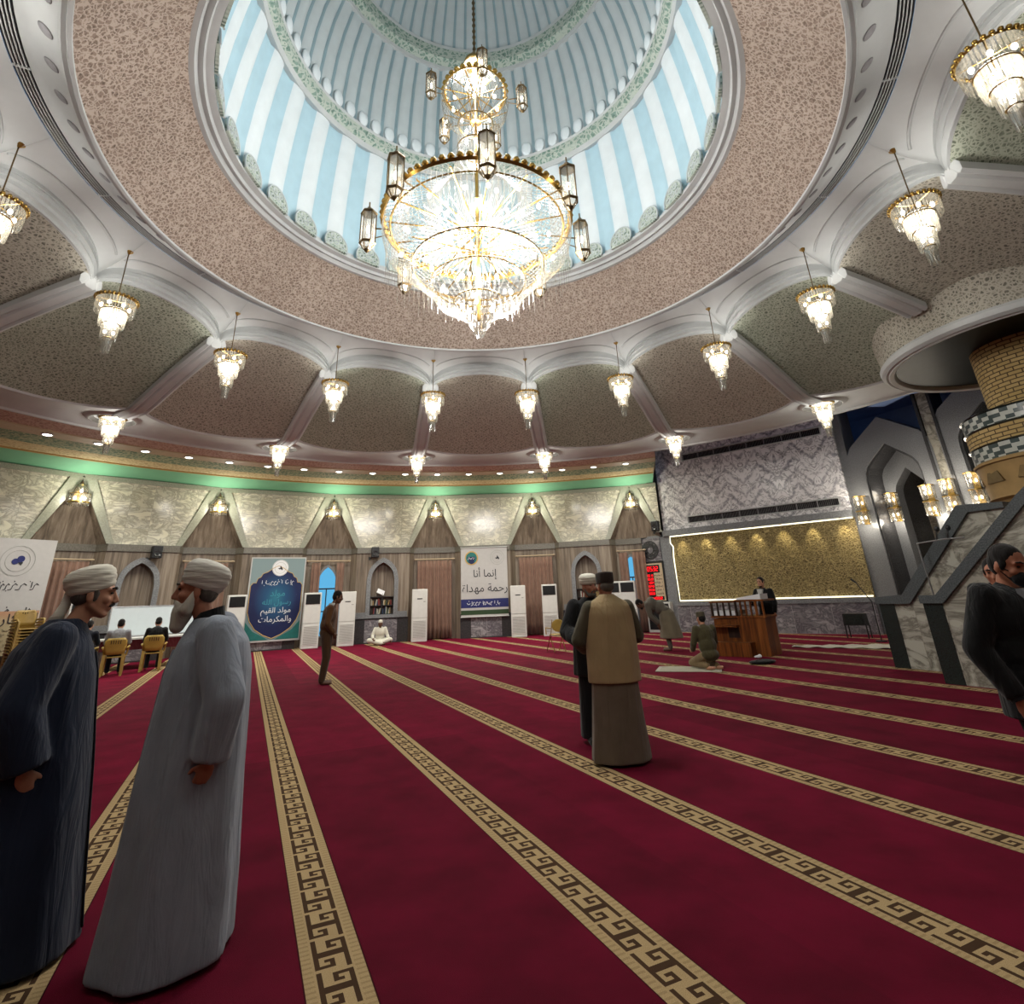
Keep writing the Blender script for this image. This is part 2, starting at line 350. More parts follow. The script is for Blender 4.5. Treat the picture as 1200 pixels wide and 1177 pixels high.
M['chrome'] = plain('brushed_steel', '9a9a9c', .3, .9)
M['board'] = plain('whiteboard_surface', 'c3cdd2', .25, var=.02)
M['banner'] = plain('white_vinyl', 'b4b2b1', .45, var=.03)
M['ink'] = plain('black_ink', '26262c', .5)
M['bluebanner'] = plain('blue_vinyl', '232a63', .45)
M['greenbanner'] = plain('green_vinyl', '2d4229', .45)
M['redink'] = plain('red_ink', '8b2a22', .5)
M['whiteink'] = plain('white_ink', 'dedfe2', .5, var=.02)
M['goldink'] = plain('gold_ink', 'b9995a', .5)
M['tealink'] = plain('teal_print', '3d8a9a', .5)
M['tealdeep'] = plain('deep_teal_print', '1f6a66', .5)
def m_blue():
    t = NT('navy_star_print'); x, y, z = t.sep(t.co()); r = t.vm('LENGTH', t.comb(x, t.math('MULTIPLY', t.math('SUBTRACT', z, 1.75), .8)))
    c = t.ramp(r, [(.0, '2a6f86'), (.35, '1c4a70'), (.75, '141f4a')])
    st = t.vor(t.comb(x, z), 9., 'F1'); c = t.mix(t.ramp(st, [(.0, (1, 1, 1)), (.05, (0, 0, 0))]), c, '8fd0e0')
    return t.pbr(c, .45)
M['navyprint'] = m_blue()
M['tileprint'] = m_flower('tile_print', '3f6f8a', '9aa79a', 'cfc3a0', 7.)
def m_sign():
    t = NT('orange_cream_paper'); x, y, z = t.sep(t.co())
    return t.pbr(t.ramp(t.math('DIVIDE', z, 2.), [(.3, 'b3a987'), (.66, 'b5a684'), (.78, 'b28a6c')]), .6)
M['signpaper'] = m_sign()
# carpet: wine pile with key-pattern bands
def m_carpet():
    A = ['111110', '100010', '101010', '101110', '100000', '100000', '111111']
    B = [r[::-1] for r in A[::-1]]; rows = [a + b for a, b in zip(A, B)]
    t = NT('wine_carpet'); x, y, z = t.sep(t.co())
    q = t.math('SUBTRACT', t.math('ADD', t.math('MULTIPLY', x, .9063), t.math('MULTIPLY', y, .4226)), .36)
    s = t.math('ADD', t.math('MULTIPLY', x, -.4226), t.math('MULTIPLY', y, .9063))
    pit = t.math('ADD', 1.335, t.math('MULTIPLY', t.math('LESS_THAN', q, 0.), -.07))
    w = t.math('ADD', t.math('DIVIDE', q, pit), .5); row = t.math('FLOOR', w)
    d = t.math('MULTIPLY', t.math('SUBTRACT', t.math('FRACT', w), .5), pit); ad = t.math('ABSOLUTE', d)
    C = .155/7
    j = t.math('FLOOR', t.math('DIVIDE', t.math('ADD', d, .0775), C)); i = t.math('FLOOR', t.math('MODULO', t.math('ADD', t.math('DIVIDE', s, C), 12000.), 12.))
    rv = None
    for k, r in enumerate(rows):
        e = t.math('MULTIPLY', t.math('COMPARE', j, float(k), .4), float(int(r, 2))); rv = e if rv is None else t.math('ADD', rv, e)
    bit = t.math('MODULO', t.math('FLOOR', t.math('DIVIDE', rv, t.math('POWER', 2., i))), 2.)
    bit = t.math('MULTIPLY', bit, t.math('LESS_THAN', ad, .0775))
    fib = t.noise(t.co(), 260., 2); mot = t.noise(t.co(), 2.2, 4)
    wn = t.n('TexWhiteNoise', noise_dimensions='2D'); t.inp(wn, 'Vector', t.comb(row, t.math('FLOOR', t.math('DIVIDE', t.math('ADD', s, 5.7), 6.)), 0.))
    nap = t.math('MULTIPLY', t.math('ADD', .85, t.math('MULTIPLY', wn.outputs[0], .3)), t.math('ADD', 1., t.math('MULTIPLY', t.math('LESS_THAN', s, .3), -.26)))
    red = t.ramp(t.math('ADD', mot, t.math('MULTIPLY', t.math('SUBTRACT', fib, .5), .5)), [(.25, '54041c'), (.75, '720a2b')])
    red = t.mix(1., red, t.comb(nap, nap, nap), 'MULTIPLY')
    be = t.ramp(fib, [(.3, '927b58'), (.7, 'bda47a')])
    edge = t.math('MULTIPLY', t.math('GREATER_THAN', ad, .088), t.math('LESS_THAN', t.math('FRACT', t.math('MULTIPLY', s, 28.)), .4))
    be = t.mix(t.math('MULTIPLY', edge, .35), be, '6e5a3c')
    be = t.mix(bit, be, '422f20')
    c = t.mix(t.math('LESS_THAN', ad, .131), red, be)
    ln = t.math('MULTIPLY', t.math('GREATER_THAN', ad, .131), t.math('LESS_THAN', ad, .138)); c = t.mix(ln, c, '34050f')
    sm = t.math('LESS_THAN', t.math('MODULO', t.math('ADD', s, 605.7), 6.), .012); c = t.mix(t.math('MULTIPLY', sm, .6), c, '20030a')
    return t.pbr(c, .95, nor=t.bump(fib, .4, .006), spec=.1)
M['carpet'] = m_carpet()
# ------------------------------------------------------------------ floor
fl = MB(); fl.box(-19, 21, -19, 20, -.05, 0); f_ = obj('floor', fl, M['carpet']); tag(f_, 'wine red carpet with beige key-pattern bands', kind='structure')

# ------------------------------------------------------------------ ceiling: dome, rings, sixteen vault bays
ceil_ = struct('ceiling'); tag(ceil_, 'domed ceiling ringed by sixteen patterned vault bays')
PH = 3.35-5.625
def flute(n, amp, duty=1.):                              # convex lobes that bulge into the room
    def f(k, deg):
        x = ((deg-PH)*n/360.) % 1.
        return -amp*sqrt(max(0, 1-((x-.5)/(.5*duty))**2)) if abs(x-.5) < .5*duty else 0.
    return f
def fluted(name, prof, n, seg, amp, duty, mats, z0=None):
    m = MB(); m.lathe(prof, n*seg, PH, 360+PH, rmod=flute(n, amp, duty)); N = n*seg
    for fi in range(len(m.f)):
        x = ((fi % N)+.5)/seg % 1.; m.mi[fi] = 1 if abs(x-.5) > .5*duty else 0
    return obj(name, m, mats, ceil_, 40, False)
fluted('dome_drum', [(4.11, 8.5), (4.1, 9.2), (4.04, 10.0), (3.95, 10.8), (3.85, 11.5)], 32, 12, .10, .58, [M['lobe'], M['bluestripe']])
prof = [(3.70, 11.8), (3.68, 12.4), (3.60, 13.1), (3.46, 13.8), (3.22, 14.5)]
fluted('dome_middle', prof, 64, 8, .075, .86, [M['lobe2'], M['groove']])
prof = [(3.05, 15.0), (2.85, 15.6), (2.5, 16.3), (2.0, 16.95), (1.3, 17.5), (.6, 17.85), (.12, 18.0)]
fluted('dome_cap', prof, 64, 8, .05, .8, [M['lobe2'], M['groove']])
m = MB(); m.lathe([(.14, 17.98), (0.001, 18.0)], 16); obj('dome_crown', m, M['white'], ceil_)
def ring(name, prof, mat, n=128, smooth=35, a0=0., a1=360., uvr=None, af=None):
    m = MB(); m.lathe(prof, n, a0, a1, uvr=uvr, af=af); return obj(name, m, mat, ceil_, smooth, False)
ring('dome_moulding', [(3.9, 11.48), (3.74, 11.42), (3.72, 11.5), (3.70, 11.54)], M['white2'])
ring('dome_frieze', [(3.70, 11.54), (3.60, 11.6), (3.58, 11.78)], M['domeband'], uvr=3.7)
ring('dome_moulding', [(3.58, 11.78), (3.56, 11.84), (3.74, 11.86)], M['white2'])
ring('dome_moulding', [(3.3, 14.44), (3.14, 14.42), (3.12, 14.5)], M['white2'])
ring('dome_frieze', [(3.12, 14.5), (2.98, 14.62), (2.95, 14.92)], M['domeband'], uvr=3.1)
ring('dome_moulding', [(2.95, 14.92), (2.93, 15.0), (3.1, 15.02)], M['white2'])
for k in range(64):                                      # small white caps at the foot of the middle flutes
    a = (k+.5)*360/64+PH; m = MB(); m.ell((0, 0, 0), (.135, .05, .22), 10, 6)
    o = obj('dome_flute_cap', m, M['lobe'], ceil_, 180); p, rz = frame(a, 3.60, z=12.07); o.location = p; o.rotation_euler.z = rz
    o['kind'] = 'structure'
disc = MB()
pts = [(.27*cos(R(t)), .31*sin(R(t))) for t in range(-26, 207, 12)]
disc.prism(pts, -.015, .03); medal0 = None
for k in range(32):                                      # rosettes at the foot of the drum
    a = -120.4 + 11.25*k; p, rz = frame(a, 3.96, z=8.64)
    if medal0 is None:
        medal0 = o = obj('rosette', disc, M['medal'], ceil_); me = o.data
        L = me.uv_layers.new(name='UVMap'); idx = [0]*len(me.loops); me.loops.foreach_get('vertex_index', idx)
        L.data.foreach_set('uv', [c for i in idx for c in (me.vertices[i].co.x, me.vertices[i].co.z)])
        rim = MB(); rim.tube([(x*1.02, -.015, z*1.02) for x, z in pts], .018, 6); rim0 = obj('rosette_rim', rim, M['lobe2'], o, 60)
        rim = MB()
        for x, z in ((0, .05), (-.15, .0), (.15, .0), (-.08, .18), (.08, .18)): rim.tube([(x+.052*cos(2*pi*i/12), -.018, z+.056*sin(2*pi*i/12)) for i in range(13)], .012, 5)
        obj('rosette_circles', rim, M['lobe2'], o, 60)
    else:
        o = copy_tree(medal0, ceil_)
    o.location = p; o.rotation_euler = (R(-8), 0, rz)
ring('dome_cornice', [(4.12, 8.9), (4.10, 8.56), (3.99, 8.55), (3.98, 8.48), (4.08, 8.46), (4.10, 8.40), (4.17, 8.42), (4.2, 8.34), (4.27, 8.34)], M['white'])
ring('patterned_ring', [(4.27, 8.34), (4.6, 8.06), (4.95, 7.72), (5.27, 7.39)], M['pink'], uvr=4.75)
ring('inner_cornice', [(5.27, 7.39), (5.27, 7.35), (5.31, 7.34), (5.33, 7.38), (5.37, 7.36), (5.4, 7.42), (5.44, 7.44), (5.64, 7.60), (5.70, 7.63), (5.78, 7.70), (5.86, 7.72)], M['white'])
dim = MB(); dim.ell((0, 0, 0), (.075, .105, .016), 14, 6); d0 = None   # cornice ovals; the shade of hollows is put into their grey
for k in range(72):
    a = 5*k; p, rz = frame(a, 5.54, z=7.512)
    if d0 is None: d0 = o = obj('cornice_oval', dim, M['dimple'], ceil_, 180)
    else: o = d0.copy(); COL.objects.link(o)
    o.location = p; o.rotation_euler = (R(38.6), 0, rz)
ring('vent_slot', [(5.86, 7.74), (6.045, 7.74)], M['black'])
for k in range(4):
    r = 5.893 + .038*k; ring('vent_slat', [(r-.007, 7.735), (r-.007, 7.715), (r+.007, 7.715), (r+.007, 7.735)], M['white2'])
for k in range(16):                                      # slot dividers
    a = -104.7+22.5*k+11.25; m = MB(); m.box(-.008, .008, -.09, .09, -.02, .005); o = obj('vent_divider', m, M['white'], ceil_); p, rz = frame(a, 5.953, z=7.73); o.location = p; o.rotation_euler.z = rz
# spandrels, archivolts and vaults of the sixteen bays
NU = 24
def fa(u): return sqrt(max(0, 1-u*u))
def arch_o(u): f = fa(u); return (7.00-.42*f, 7.12+.50*f)
def arch_i(u): f = fa(u); return (7.07-.30*f, 6.90+.40*f)
def polar(a, r, z): return pos(a, r, z)
HA = 11.25
def us(): return [sin(pi/2*(-1+2*i/NU)) for i in range(NU+1)]
def bay(ac, mat):
    U = us(); sp = MB()
    rows = []
    for v in (0, .25, .5, .75, 1.):
        row = []
        for u in U:
            ro, zo = arch_o(u); a = ac+HA*u; r = 6.045+(ro-6.045)*v; z = 7.73+(zo-7.73)*v - .10*sin(pi*v)*(1-fa(u))*.6
            row.append(polar(a, r, z))
        rows.append(row)
    sp.loft(rows, False); obj('ceiling_spandrel', sp, M['white'], ceil_, 180, False)
    ln = MB()                                            # thin raised line that follows the arch in the spandrel
    path = []
    for u in [x*.93 for x in U]:
        ro, zo = arch_o(u); a = ac+HA*u; v = .64-.10*fa(u); r = 6.045+(ro-6.045)*v; z = 7.73+(zo-7.73)*v - .10*sin(pi*v)*(1-fa(u))*.6
        path.append(polar(a, r, z-.005))
    ln.tube(path, .022, 6); obj('spandrel_bead', ln, M['white2'], ceil_, 180)
    ar = MB(); st = [(0, 0), (.12, .035), (.2, .0), (.34, .045), (.5, .0), (.62, .04), (.8, .0), (.9, .03), (1., .0)]; rows = []
    for v, b in st:
        row = []
        for u in U:
            uu = u*(1-.045*v); ro, zo = arch_o(u); ri, zi = arch_i(uu); a = ac+HA*(u+(uu-u)*v)
            r = ro+(ri-ro)*v - b*1.1; z = zo+(zi-zo)*v - b*1.1; row.append(polar(a, r, z))
        rows.append(row)
    ar.loft(rows, False); obj('archivolt', ar, M['white'], ceil_, 30, False)
    va = MB(); NV = 12
    def S(k, i):
        v = k/NV; u = U[i]; ri, zi = arch_i(u); re = 10.68-.95*abs(u)**2.2
        r = ri+(re-ri)*v; z = zi+(6.02-zi)*v + .12*sin(pi*v)*(1-.6*abs(u)); return ac+HA*u, r, z
    va.loft([[polar(*S(k, i)) for i in range(NU+1)] for k in range(NV+1)], False, uvf=lambda k, i: (R(S(k, i)[0]-ac)*S(k, i)[1], k/NV*4.2))
    obj('vault_panel', va, mat, ceil_, 180, False)
    ed = MB(); pth = []                                  # white border between the vault and the outer cornice
    for i in range(NU+1):
        a, r, z = S(NV, i); pth.append((ac+HA*U[i], r))
    ed.loft([[polar(a, r, 6.02) for a, r in pth], [polar(a, r+.05, 5.98) for a, r in pth], [polar(a, r+.10, 6.0) for a, r in pth],
             [polar(ac+HA*U[i], max(11.3, pth[i][1]+.2), 6.06) for i in range(NU+1)], [polar(ac+HA*U[i], 11.75, 6.03) for i in range(NU+1)], [polar(ac+HA*U[i], 12.0, 5.96) for i in range(NU+1)]], False)
    obj('ceiling_border', ed, M['white'], ceil_, 40, False)
for k in range(16):
    ac = -104.7+22.5*(k+.5); bay(ac, M['vgreen' if k % 2 else 'vbrown'])
def rib(a, r1=10.6):
    rb = MB(); sec = [(-.22, .12), (-.22, .0), (-.16, -.035), (-.11, .0), (-.07, -.035), (.07, -.035), (.11, .0), (.16, -.035), (.22, .0), (.22, .12)]
    rings = []
    for t in range(11):
        v = max(0, (t-1)/9); r = 6.99+(r1-6.99)*v if t else 6.94; q = min(1, (r-7.0)/(9.73-7.0)); z = 6.93+(6.0-6.93)*max(0, q) + .05*sin(pi*max(0, q)) - .035 + (.16 if t == 0 else 0)
        c = Vector(pos(a, r, z)); tx = Vector((cos(R(a)), -sin(R(a)), 0)); rings.append([c+tx*x*(.55 if t == 0 else 1)+Vector((0, 0, h)) for x, h in sec])
    rb.loft(rings, True, True); return obj('vault_rib', rb, M['white'], ceil_, 30)
COLA = -104.7+22.5*8                                     # the rib where the brick column comes through
for k in range(16):
    a = -104.7+22.5*k; rib(a, 10.6 if abs(a-COLA) > 1 else 8.7)
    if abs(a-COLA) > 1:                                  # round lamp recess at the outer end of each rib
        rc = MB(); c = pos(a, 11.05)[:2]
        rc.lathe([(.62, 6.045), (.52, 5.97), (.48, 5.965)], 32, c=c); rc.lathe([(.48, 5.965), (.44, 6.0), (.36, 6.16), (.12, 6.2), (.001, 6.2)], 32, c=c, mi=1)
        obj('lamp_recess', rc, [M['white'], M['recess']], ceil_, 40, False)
ring('outer_cornice', [(11.9, 6.03), (11.96, 5.97), (12.0, 5.93), (12.06, 5.93), (12.1, 5.96)], M['white'])
# soffit of painted bands, stopping where the marble wall begins
A0, A1 = -150., 20.6
AF = lambda r: 25.8-(r-12.1)*.85
for nm, pr, mt in (('soffit_band', [(12.1, 5.96), (13.0, 5.955)], M['redband']), ('soffit_band', [(13.0, 5.955), (13.04, 5.93), (13.1, 5.95), (13.72, 5.95)], M['tan']),
                   ('soffit_band', [(13.72, 5.95), (14.7, 5.945)], M['greenband']), ('soffit_band', [(14.7, 5.945), (15.55, 5.94)], M['ochre'])):
    ring(nm, pr, mt, 96, 40, A0, A1, uvr=14., af=AF)
ring('soffit_bead', [(15.55, 5.94), (15.57, 5.91), (15.66, 5.91), (15.68, 5.935)], M['goldink'], 96, 40, A0, A1, af=AF)
ring('soffit_band', [(15.68, 5.935), (16.2, 5.83), (16.72, 5.69)], M['greenpaint'], 96, 40, A0, A1, af=AF)
# higher dark blue ceiling beyond the cornice on the prayer side, and its fascia
bl = MB(); bl.lathe([(12.08, 7.15), (22.5, 7.15)], 64, 15, 140); obj('high_ceiling', bl, M['bluepaint'], ceil_, None, False)
bl = MB(); bl.lathe([(12.1, 5.96), (12.12, 7.15)], 64, 25.8, 140); obj('ceiling_fascia', bl, M['white2'], ceil_, 40, False)
bl = MB(); bl.add([pos(AF(r), r, z) for r, z in ((12.12, 5.97), (16.2, 5.84), (16.2, 7.15), (12.12, 7.15))], [(0, 1, 2, 3)]); obj('soffit_end', bl, M['white2'], ceil_)
bl = MB(); bl.lathe([(17.6, 0), (17.6, 7.2)], 60, -150, 34); obj('wall_backing', bl, M['veneer'], ceil_, None, False)
bl = MB(); bl.lathe([(12.1, 5.96), (16.6, 5.72)], 60, 140, 210); obj('ceiling_soffit', bl, M['white2'], ceil_, None, False)
# angular blue beams below the high ceiling
for (x0, y0, x1, y1) in ((-4.9, 12.6, -1.2, 15.2), (-2.6, 12.4, 1.4, 14.6), (-3.4, 15.0, .6, 13.2)):
    b = MB(); d = Vector((x1-x0, y1-y0, 0)).normalized(); nrm = Vector((-d.y, d.x, 0))*.28
    P = [Vector((x0, y0, 0))-nrm, Vector((x1, y1, 0))-nrm, Vector((x1, y1, 0))+nrm, Vector((x0, y0, 0))+nrm]
    W = [Vector(frame(65., p.y, p.x)[0]) for p in P]
    b.add([w+Vector((0, 0, z)) for z in (6.75, 7.14) for w in W], [(0, 1, 2, 3), (4, 5, 6, 7), (0, 1, 5, 4), (1, 2, 6, 5), (2, 3, 7, 6), (3, 0, 4, 7)])
    obj('ceiling_beam', b, M['bluepaint'], ceil_)
# ring, skirt and brick column
KX, KY, _ = pos(COLA, 11.36)
sk = MB(); prof = [(2.95, 7.0), (2.62, 6.6), (2.52, 6.25), (2.5, 5.96)]; sk.lathe(prof, 64, 0, 360, c=(KX, KY), uvr=2.5)
obj('ring_skirt', sk, M['vbrown'], ceil_, 60, False)
sk = MB(); sk.lathe([(2.5, 5.98), (2.56, 5.91), (2.54, 5.82), (2.47, 5.77), (2.44, 5.79), (2.41, 5.75), (2.32, 5.77), (2.28, 5.81), (2.26, 5.87)], 64, c=(KX, KY)); obj('ring_moulding', sk, M['white'], ceil_, 30, False)
sk = MB(); sk.lathe([(2.26, 5.85), (1.9, 5.88), (.9, 5.89)], 64, c=(KX, KY)); obj('ring_glass', sk, M['darkglass'], ceil_, 60, False)
col = thing('brick_column', 'yellow brick column with mosaic collar rising through the ceiling ring', 'column', (KX, KY, 0)); col['kind'] = 'structure'
def cl(name, prof, mat, uvr=1., smooth=35, n=64):
    m = MB(); m.lathe(prof, n, uvr=uvr); return obj(name, m, mat, col, smooth, False)
cl('shaft', [(.95, 4.5), (.95, 6.5)], M['brick'], .95)
cl('ledge', [(.95, 4.55), (1.42, 4.5), (1.46, 4.46)], M['sandstone'])
cl('mosaic_band', [(1.46, 4.46), (1.46, 4.22)], M['mosaic'], 1.46)
cl('bead', [(1.46, 4.50), (1.49, 4.48), (1.46, 4.46)], M['greenstone']); cl('bead', [(1.46, 4.22), (1.49, 4.2), (1.46, 4.18)], M['greenstone'])
cl('collar', [(1.46, 4.18), (1.46, 3.9)], M['brick'], 1.46)
cl('bead', [(1.46, 3.9), (1.49, 3.88), (1.46, 3.86)], M['greenstone'])
cl('mosaic_band', [(1.46, 3.86), (1.46, 3.6)], M['mosaic'], 1.46)
cl('bead', [(1.46, 3.6), (1.5, 3.57), (1.5, 3.53), (1.46, 3.52)], M['sandstone'])
cl('corbel_ring', [(1.46, 3.52), (1.44, 3.35), (1.40, 2.95), (1.42, 2.9), (1.34, 2.86), (1.22, 2.6), (1.12, 2.3), (1.08, 2.0)], M['sandstone'])
for k in range(12):                                      # near-flush trapezoid slabs; the shade of sunk niches is in their dark colour
    m = MB(); m.prism([(-.24, 0), (.24, 0), (.15, .2), (-.15, .2)], -.08, .02)
    o = obj('corbel_niche_shade', m, M['bronze'], col); p, rz = frame(k*30+10, 1.42); o.location = (p[0], p[1], 3.18); o.rotation_euler = (0, 0, rz)
cl('pedestal', [(1.08, 2.0), (1.0, 1.6), (1.0, 0)], M['sandstone'], smooth=60)

# ------------------------------------------------------------------ round wall: piers and recesses
PD = 16.6; RD = 17.05
def W2(deg, dist, x): p, _ = frame(deg, dist, x); return Vector((p[0], p[1], 0))
def strip(pl, z0, z1, mb, off=0., mi=0):
    for a, b in zip(pl[:-1], pl[1:]):
        a = a - a.normalized()*off; b = b - b.normalized()*off
        mb.add([(a.x, a.y, z0), (b.x, b.y, z0), (b.x, b.y, z1), (a.x, a.y, z1)], [(0, 1, 2, 3)], mi)
wall = struct('wall_back'); tag(wall, 'round wall of veneer piers and recesses under a marble zigzag')
PIERS = [11.3-14.4*j for j in range(9)]
NICHES = {1: 0, 3: 0}
def arch_pts(hw, zs, tip, z0, n=10):                     # pointed arch outline from lower left over the tip to lower right
    P = [(-hw, z0)]; h = tip-zs
    rr = (hw*hw+h*h)/(2*hw)
    for i in range(n+1):
        x = -hw+hw*i/n; cx = -hw+rr; P.append((x, zs+sqrt(max(0, rr*rr-(x-cx)**2))))
    Q = [(-x, z) for x, z in P[:-1]][::-1]
    return P + Q
for j, pa in [(-1, 25.7)] + list(enumerate(PIERS)):
    ta = pa+7.2; niche = j in (0, 2, 4, 6)
    P_, rz = frame(pa, PD)
    if j < 0:                                            # the sliver of the next pier that shows before the marble wall begins
        o = MB(); o.prism([(-1.73, 5.56), (-1.0, 5.56), (-1.0, 3.81)], 0, .04); o = obj('marble_panel', o, M['trapmarble'], wall); o.location = P_; o.rotation_euler.z = rz
        o = MB(); o.prism([(-.95, 3.7), (-1.18, 3.7), (-2.13, 5.6), (-1.73, 5.56)], -.05, .06); o.prism([(-2.02, 5.55), (-.98, 5.55), (-.98, 5.70), (-2.12, 5.70)], -.06, .1); o = obj('diagonal_trim', o, M['granite2'], wall); o.location = P_; o.rotation_euler.z = rz
        continue
    pr = MB()
    hole = arch_pts(.46, 2.3, 2.98, 1.0)
    pr.plate([(-1.05, 0), (1.05, 0), (1.05, 3.56), (-1.05, 3.56)], [hole] if niche else [], 0, .3)
    o = obj('pier', pr, M['veneer'], wall); o.location = P_; o.rotation_euler.z = rz
    if niche:
        nb = MB(); nb.box(-.5, .5, .28, .32, .95, 3.05); b = obj('niche_back', nb, M['veneer'], o)
        fr = MB(); fr.plate(arch_pts(.62, 2.32, 3.16, .98), [arch_pts(.46, 2.3, 2.98, 1.02)], -.06, .02); fr.box(-1.0, -.55, -.05, .02, .93, 1.12); fr.box(.55, 1.0, -.05, .02, .93, 1.12); fr.box(-1.0, 1.0, -.07, .02, .9, 1.0); obj('niche_arch', fr, M['granite'], o)
    dd = MB(); dd.box(-.62, .62, -.02, .02, .04, .86); obj('dado_panel', dd, M['greymarble'], o)
    dd = MB(); dd.box(-1.05, -.62, -.03, .02, 0, .9); dd.box(.62, 1.05, -.03, .02, 0, .9); dd.box(-.62, .62, -.03, .02, 0, .04); dd.box(-.62, .62, -.035, .02, .86, .92); obj('dado_frame', dd, M['darkstone'], o)
    tz = MB(); tz.prism([(-.90, 3.56), (.90, 3.56), (1.73, 5.56), (-1.73, 5.56)], 0, .04); obj('marble_panel', tz, M['trapmarble'], o)
    bd = MB()
    for s in (-1, 1): bd.prism([(s*.9, 3.56), (s*1.10, 3.56), (s*2.13, 5.6), (s*1.73, 5.56)], -.05, .06)
    obj('diagonal_trim', bd, M['granite2'], o)
    bd = MB(); bd.prism([(-2.02, 5.55), (2.02, 5.55), (2.12, 5.70), (-2.12, 5.70)], -.06, .1); obj('upper_trim', bd, M['granite2'], o)
    if j:                                                # recess to the right of this pier (the first pier's right recess ends at the marble wall)
        pass
    l = [W2(pa, PD, 1.05), W2(ta, RD, -.86), W2(ta, RD, .86), W2(pa+14.4, PD, -1.05)]
    A = Vector(pos(ta, PD/cos(R(7.2))+.02, 5.56)); b3 = [p+Vector((0, 0, 3.56)) for p in l]
    if j == 0: l = [W2(pa, PD, 1.05), W2(ta, RD, -.86), W2(ta, RD, .2)]
    rc = MB(); strip(l, 0, 3.56, rc); obj('recess', rc, M['veneer'], wall)
    rc = MB(); l2 = [W2(pa, PD, -1.05)]+l
    strip(l2, 3.34, 3.56, rc, .05); rc.add([(p.x-p.normalized().x*k, p.y-p.normalized().y*k, z) for z in (3.34, 3.56) for k in (.05, -.05) for p in l2],
        [(z*2*len(l2)+i, z*2*len(l2)+i+1, z*2*len(l2)+len(l2)+i+1, z*2*len(l2)+len(l2)+i) for z in (0, 1) for i in range(len(l2)-1)])
    obj('ledge', rc, M['ledge'], wall)
    tp = MB()
    tp.add([A]+b3, [(0, 1, 2), (0, 2, 3), (0, 3, 4)]); obj('triangle_panel', tp, M['veneer'], wall)
# plain wall behind the photographer and to the far left
bw = MB(); bw.lathe([(16.7, 0), (16.7, 5.8)], 60, 140, 259); o = obj('wall_front', bw, M['veneer'], None, None, False); o['kind'] = 'structure'; tag(o, 'plain veneer wall behind the photographer')

# ------------------------------------------------------------------ flat marble wall to the left of the prayer niche
QA, QD = 41.5, 15.85
P_, QRZ = frame(QA, QD); qw = struct('wall_right', P_, QRZ); tag(qw, 'flat marble wall with vents over a gilded panel')
def qb(name, mat, *b, par=qw, sm=None):
    m = MB()
    for q in b: m.box(*q)
    return obj(name, m, mat, par, sm)
m = MB(); m.plate([(-5.45, 3.72), (1.32, 3.72), (1.32, 7.15), (-5.45, 7.15)], [[(-4.33, 3.95), (1.0, 3.95), (1.0, 4.17), (-4.33, 4.17)], [(-4.2, 6.42), (.95, 6.42), (.95, 6.66), (-4.2, 6.66)]], 0, .25); obj('marble_upper', m, M['bookmarble'], qw)
for nm, x0, x1, z0, z1 in (('vent', -4.33, 1.0, 3.95, 4.17), ('vent', -4.2, .95, 6.42, 6.66)):
    v = qb(nm, M['black'], (x0, x1, .12, .16, z0, z1))
    qb('vent_frame', M['white2'], (x0-.04, x1+.04, -.02, .03, z0-.04, z0), (x0-.04, x1+.04, -.02, .03, z1, z1+.04), (x0-.04, x0, -.02, .03, z0, z1), (x1, x1+.04, -.02, .03, z0, z1), par=v)
    b = MB(); n = 8; x = x0
    for i in range(1, n): b.box(x0+(x1-x0)*i/n-.012, x0+(x1-x0)*i/n+.012, .03, .1, z0, z1)
    i = 0
    while x < x1: b.box(x, x+.006, .08, .1, z0, z1); x += .045
    obj('vent_blades', b, M['dimple'], v)
qb('lintel', M['granite'], (-5.45, 1.32, -.16, .2, 3.52, 3.74))
qb('side_pier', M['granite'], (-5.62, -5.22, -.04, .2, 0, 3.52), (-6.8, -5.6, .02, .2, 0, 3.6))
qb('plinth', M['greymarble'], (-5.25, 1.32, -.05, .2, 0, .92)); qb('plinth_cap', M['granite'], (-5.25, 1.32, -.09, .2, .92, 1.06))
gp = qb('gilded_panel', M['goldpanel'], (-5.2, 1.32, .06, .14, 1.06, 3.52))
t1 = MB(); t1.tube([(-5.12, -.02, 3.1), (-5.16, -.02, 2.7), (-5.14, -.02, 1.1), (1.3, -.02, 1.1)], .022, 6); obj('led_strip', t1, M['ledstrip'], qw)
t1 = MB(); t1.tube([(1.3, -.1, 3.49), (-5.16, -.1, 3.49), (-5.2, -.06, 3.25), (-5.12, -.02, 3.1)], .022, 6); obj('led_strip', t1, M['ledstrip'], qw)
for k in range(7):
    x = -4.75+.95*k; s = MB(); s.lathe([(.05, 3.525), (.05, 3.50), (.035, 3.50)], 14, c=(x, -.11)); s.lathe([(.035, 3.505), (.001, 3.505)], 14, c=(x, -.11), mi=1); obj('panel_spotlight', s, [M['brass'], M['downglow']], qw, 40)
    light('spot_lamp', 'SPOT', (x, -.12, 3.47), 16, (1, .86, .5), qw, spot_size=R(75), spot_blend=.8, shadow_soft_size=.03).rotation_euler = (R(14), 0, 0)
# marble plate and emblem above the clock
qb('marble_plate', M['greymarble'], (-6.6, -5.68, -.02, .04, 2.62, 3.5))
